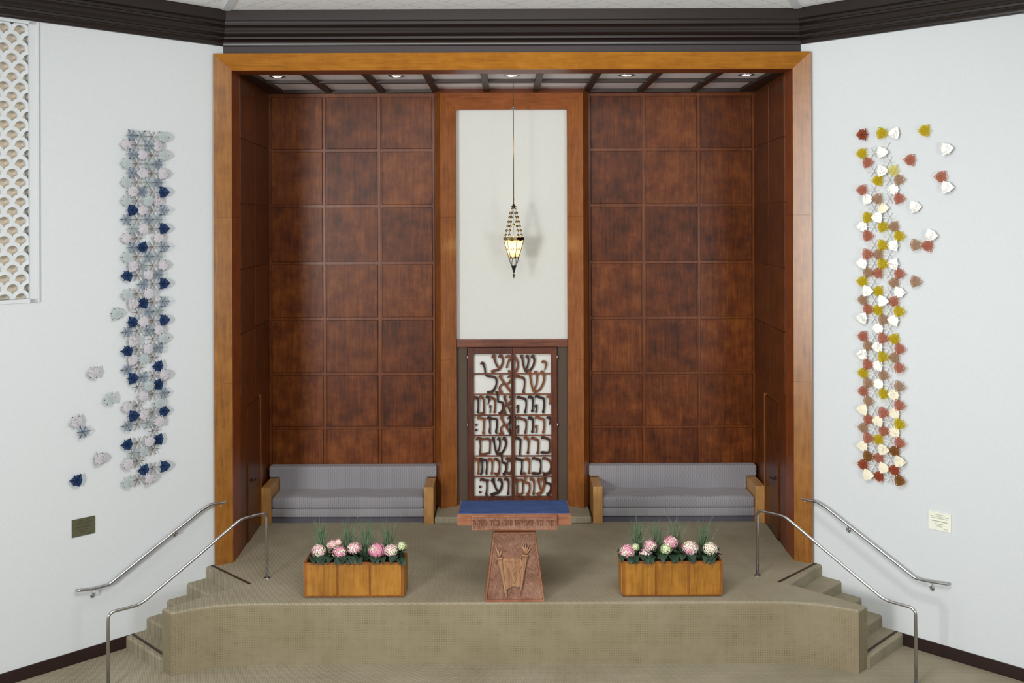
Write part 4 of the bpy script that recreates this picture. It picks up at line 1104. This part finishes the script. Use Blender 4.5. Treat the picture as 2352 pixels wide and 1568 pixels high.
def star_rods(bm, base, ex, ez, nrm, R, tip, off, r, mi, jit=0.0):
    for k in range(6):
        a = k * PI / 3 + (0 if tip > 0 else PI) + jit; L = R * (1.02 if k % 2 == 0 else .86)
        p = base + nrm * off
        tube(bm, [p, p + (ex * math.cos(a) + ez * math.sin(a)) * L], r, 6, mi=mi)

def sculpture(side, tiles, org_px, row_px, label, rodm, pinm, starm):
    ex = wl_t(side) if side < 0 else -wl_t(side)     # to the right in the photo
    nrm = wl_n(side); ez = Vector((0, 0, 1))
    o0, o1, rtop = org_px, row_px[0], row_px[1]
    base0 = on_wall(o0[0], o0[1], side)               # column-2 hub of the first row given
    base1 = on_wall(o1[0], o1[1], side)
    n = row_px[2]; pr = (base0.z - base1.z) / n       # row pitch
    ph = pr / math.sqrt(3)                            # half column pitch (triangular lattice)
    colx = {0: -2.02, 1: -1.0, 2: 0, 3: 1.0, 4: 1.98, 5: 3.0, 6: 4.0, 7: 5.02}
    drift = lambda r: 0.0
    def node(c, r):
        rr = r - rtop; b = base0 + ex * (colx[c] * ph) - ez * (rr * pr)
        return b
    root = empty('wall_sculpture', node(2, rtop + n) , label, 'sculpture')
    R = pr * .735
    bm = new(); occ = {(c, r): k for r, c, k in tiles}
    rmax = max(r for r, c, k in tiles); hubs = 0
    for r in range(0, rmax + 1):
        for c in (2, 5):
            if (r + c) % 2 == 0: continue
            near = [(c - 2, r), (c + 2, r), (c - 1, r - 1), (c + 1, r - 1), (c - 1, r + 1), (c + 1, r + 1)]
            near = [q if q != (c + 2, r) else (c + 2 if c == 2 else c + 2, r) for q in near]
            # neighbours at one pitch: same row two half-columns away
            used = [q for q in near if q in occ]
            if not used: continue
            p = node(c, r)
            for q in near:
                if q not in occ: 
                    if len(used) < 3 or q[0] < 0 or q[0] > 7: continue
                    tgt = node(q[0], q[1]); e = p.lerp(tgt, .55)
                else: e = node(*q)
                tube(bm, [p + nrm * .05, e + nrm * .05], .0054, 6)
            tube(bm, [p, p + nrm * .052], .006, 6); hubs += 1
    for (c, r), k in occ.items():
        pn = node(c, r)
        tip = -1 if c in (0, 3, 6) else 1
        star_rods(bm, pn, ex, ez, nrm, R, tip, .05, .0056, 1 if k in 'Dr' else 0)
        tube(bm, [pn, pn + nrm * .05], .005, 5)
    obj('rod_frame', bm, [rodm, starm], root)
    rng = random.Random(11 + side)
    for r, c, k in tiles:
        tip = -1 if c in (0, 3, 6) else 1; bm = new(); b = node(c, r)
        lay = {0: 0, 1: 2, 3: 1, 4: 3, 6: 0, 7: 2}[c] + (rng.choice((0, 4)) if k not in OPAQUE else rng.choice((0, 4)))
        tile_shape(bm, b, ex, ez, nrm, R, tip, .062 + .0045 * lay, 1, .004, rng.uniform(-.03, .03))
        m, lab = TM[k]; tag(obj('tile', bm, [m, pinm], root), lab)
    return ex, ez, nrm, R
exL = sculpture(-1, parse(LEFT), (310.6, 333.5), ((312, 1100.7), 1, 36), 'tall sculpture of blue, grey and white tiles on rods, left wall', 'rod_taupe', 'pin_dark', 'rod_dark')
exR = sculpture(1, parse(RIGHT), (2008.6, 351.5), ((2008.8, 1110.0), 1, 36), 'tall sculpture of rose, yellow and white tiles on rods, right wall', 'rod_white', 'pin_white', 'rod_white')
LOOSE = [
 (-1, 268, 720, 'P', 1, 'pale aqua tile alone beside the tall blue sculpture'),
 (-1, 214, 855, 'W', -1, 'grey flecked tile with a dark branching mark, highest at far left'),
 (-1, 250, 915, 'P', -1, 'pale aqua tile with dark pegs, alone lower on the left wall'),
 (-1, 175, 968, 'W', -1, 'grey flecked tile touching a slate blue tile'),
 (-1, 190, 991, 'B', 1, 'slate blue translucent tile touching a grey tile'),
 (-1, 227, 1052, 'W', 1, 'plain grey tile pointing right, above the navy loose tile'),
 (-1, 176, 1103, 'D', -1, 'dark navy tile alone above the olive plaque'),
 (1, 1982, 309, 'r', -1, 'deep rust tile at the top left of the right wall group'),
 (1, 2027, 306, 'Y', 1, 'yellow tile overlapping a white veined tile'),
 (1, 2055, 306, 'V', -1, 'white veined tile partly under a yellow tile'),
 (1, 2125, 300, 'Y', -1, 'yellow tile alone in the top row of the right wall'),
 (1, 2176, 342, 'V', 1, 'white tile alone, nearest the right edge at the top'),
 (1, 2091, 367, 'R', -1, 'rose tile alone below the lone yellow tile'),
 (1, 2163, 406, 'R', -1, 'rose tile overlapped by a cracked white tile'),
 (1, 2177, 430, 'V', 1, 'cracked white tile over a rose tile'),
 (1, 2102, 475, 'V', 1, 'plain white tile alone between the rose pairs'),
 (1, 2140, 540, 'V', 1, 'white tile overlapping a rose and tan pair'),
 (1, 2105, 562, 'T', 1, 'tan tile whose tip overlaps a rose tile'),
 (1, 2131, 564, 'R', -1, 'rose tile between a white tile and a tan tile'),
 (1, 2104, 646, 'T', 1, 'tan tile alone, lowest of the loose tiles on the right')]
for i, (side, u, v, k, tip, lab) in enumerate(LOOSE):
    ex, ez, nrm, R = exL if side < 0 else exR
    b = on_wall(u, v, side, .05); b = b - nrm * .05
    rng = random.Random(i * 7 + 1); jit = rng.uniform(-.12, .12)
    t = empty('wall_tile', b, lab, 'tile', 'loose tiles on the %s wall' % ('left' if side < 0 else 'right'))
    m, _ = TM[k]; bm = new(); lay = .062 + .012 * (i % 3)
    tile_shape(bm, b, ex, ez, nrm, R * 1.03, tip, lay, 1, .004, jit); obj('tile', bm, [m, 'pin_dark' if side < 0 else 'pin_white'], t)
    bm = new(); star_rods(bm, b, ex, ez, nrm, R, tip, lay - .012, .006, 0, jit); tube(bm, [b, b + nrm * (lay - .01)], .006, 6)
    obj('rod_star', bm, ('rod_dark' if k in 'DBWP' else 'rod_white') if side < 0 else ('rod_dark' if i in (7,) else 'rod_white'), t)
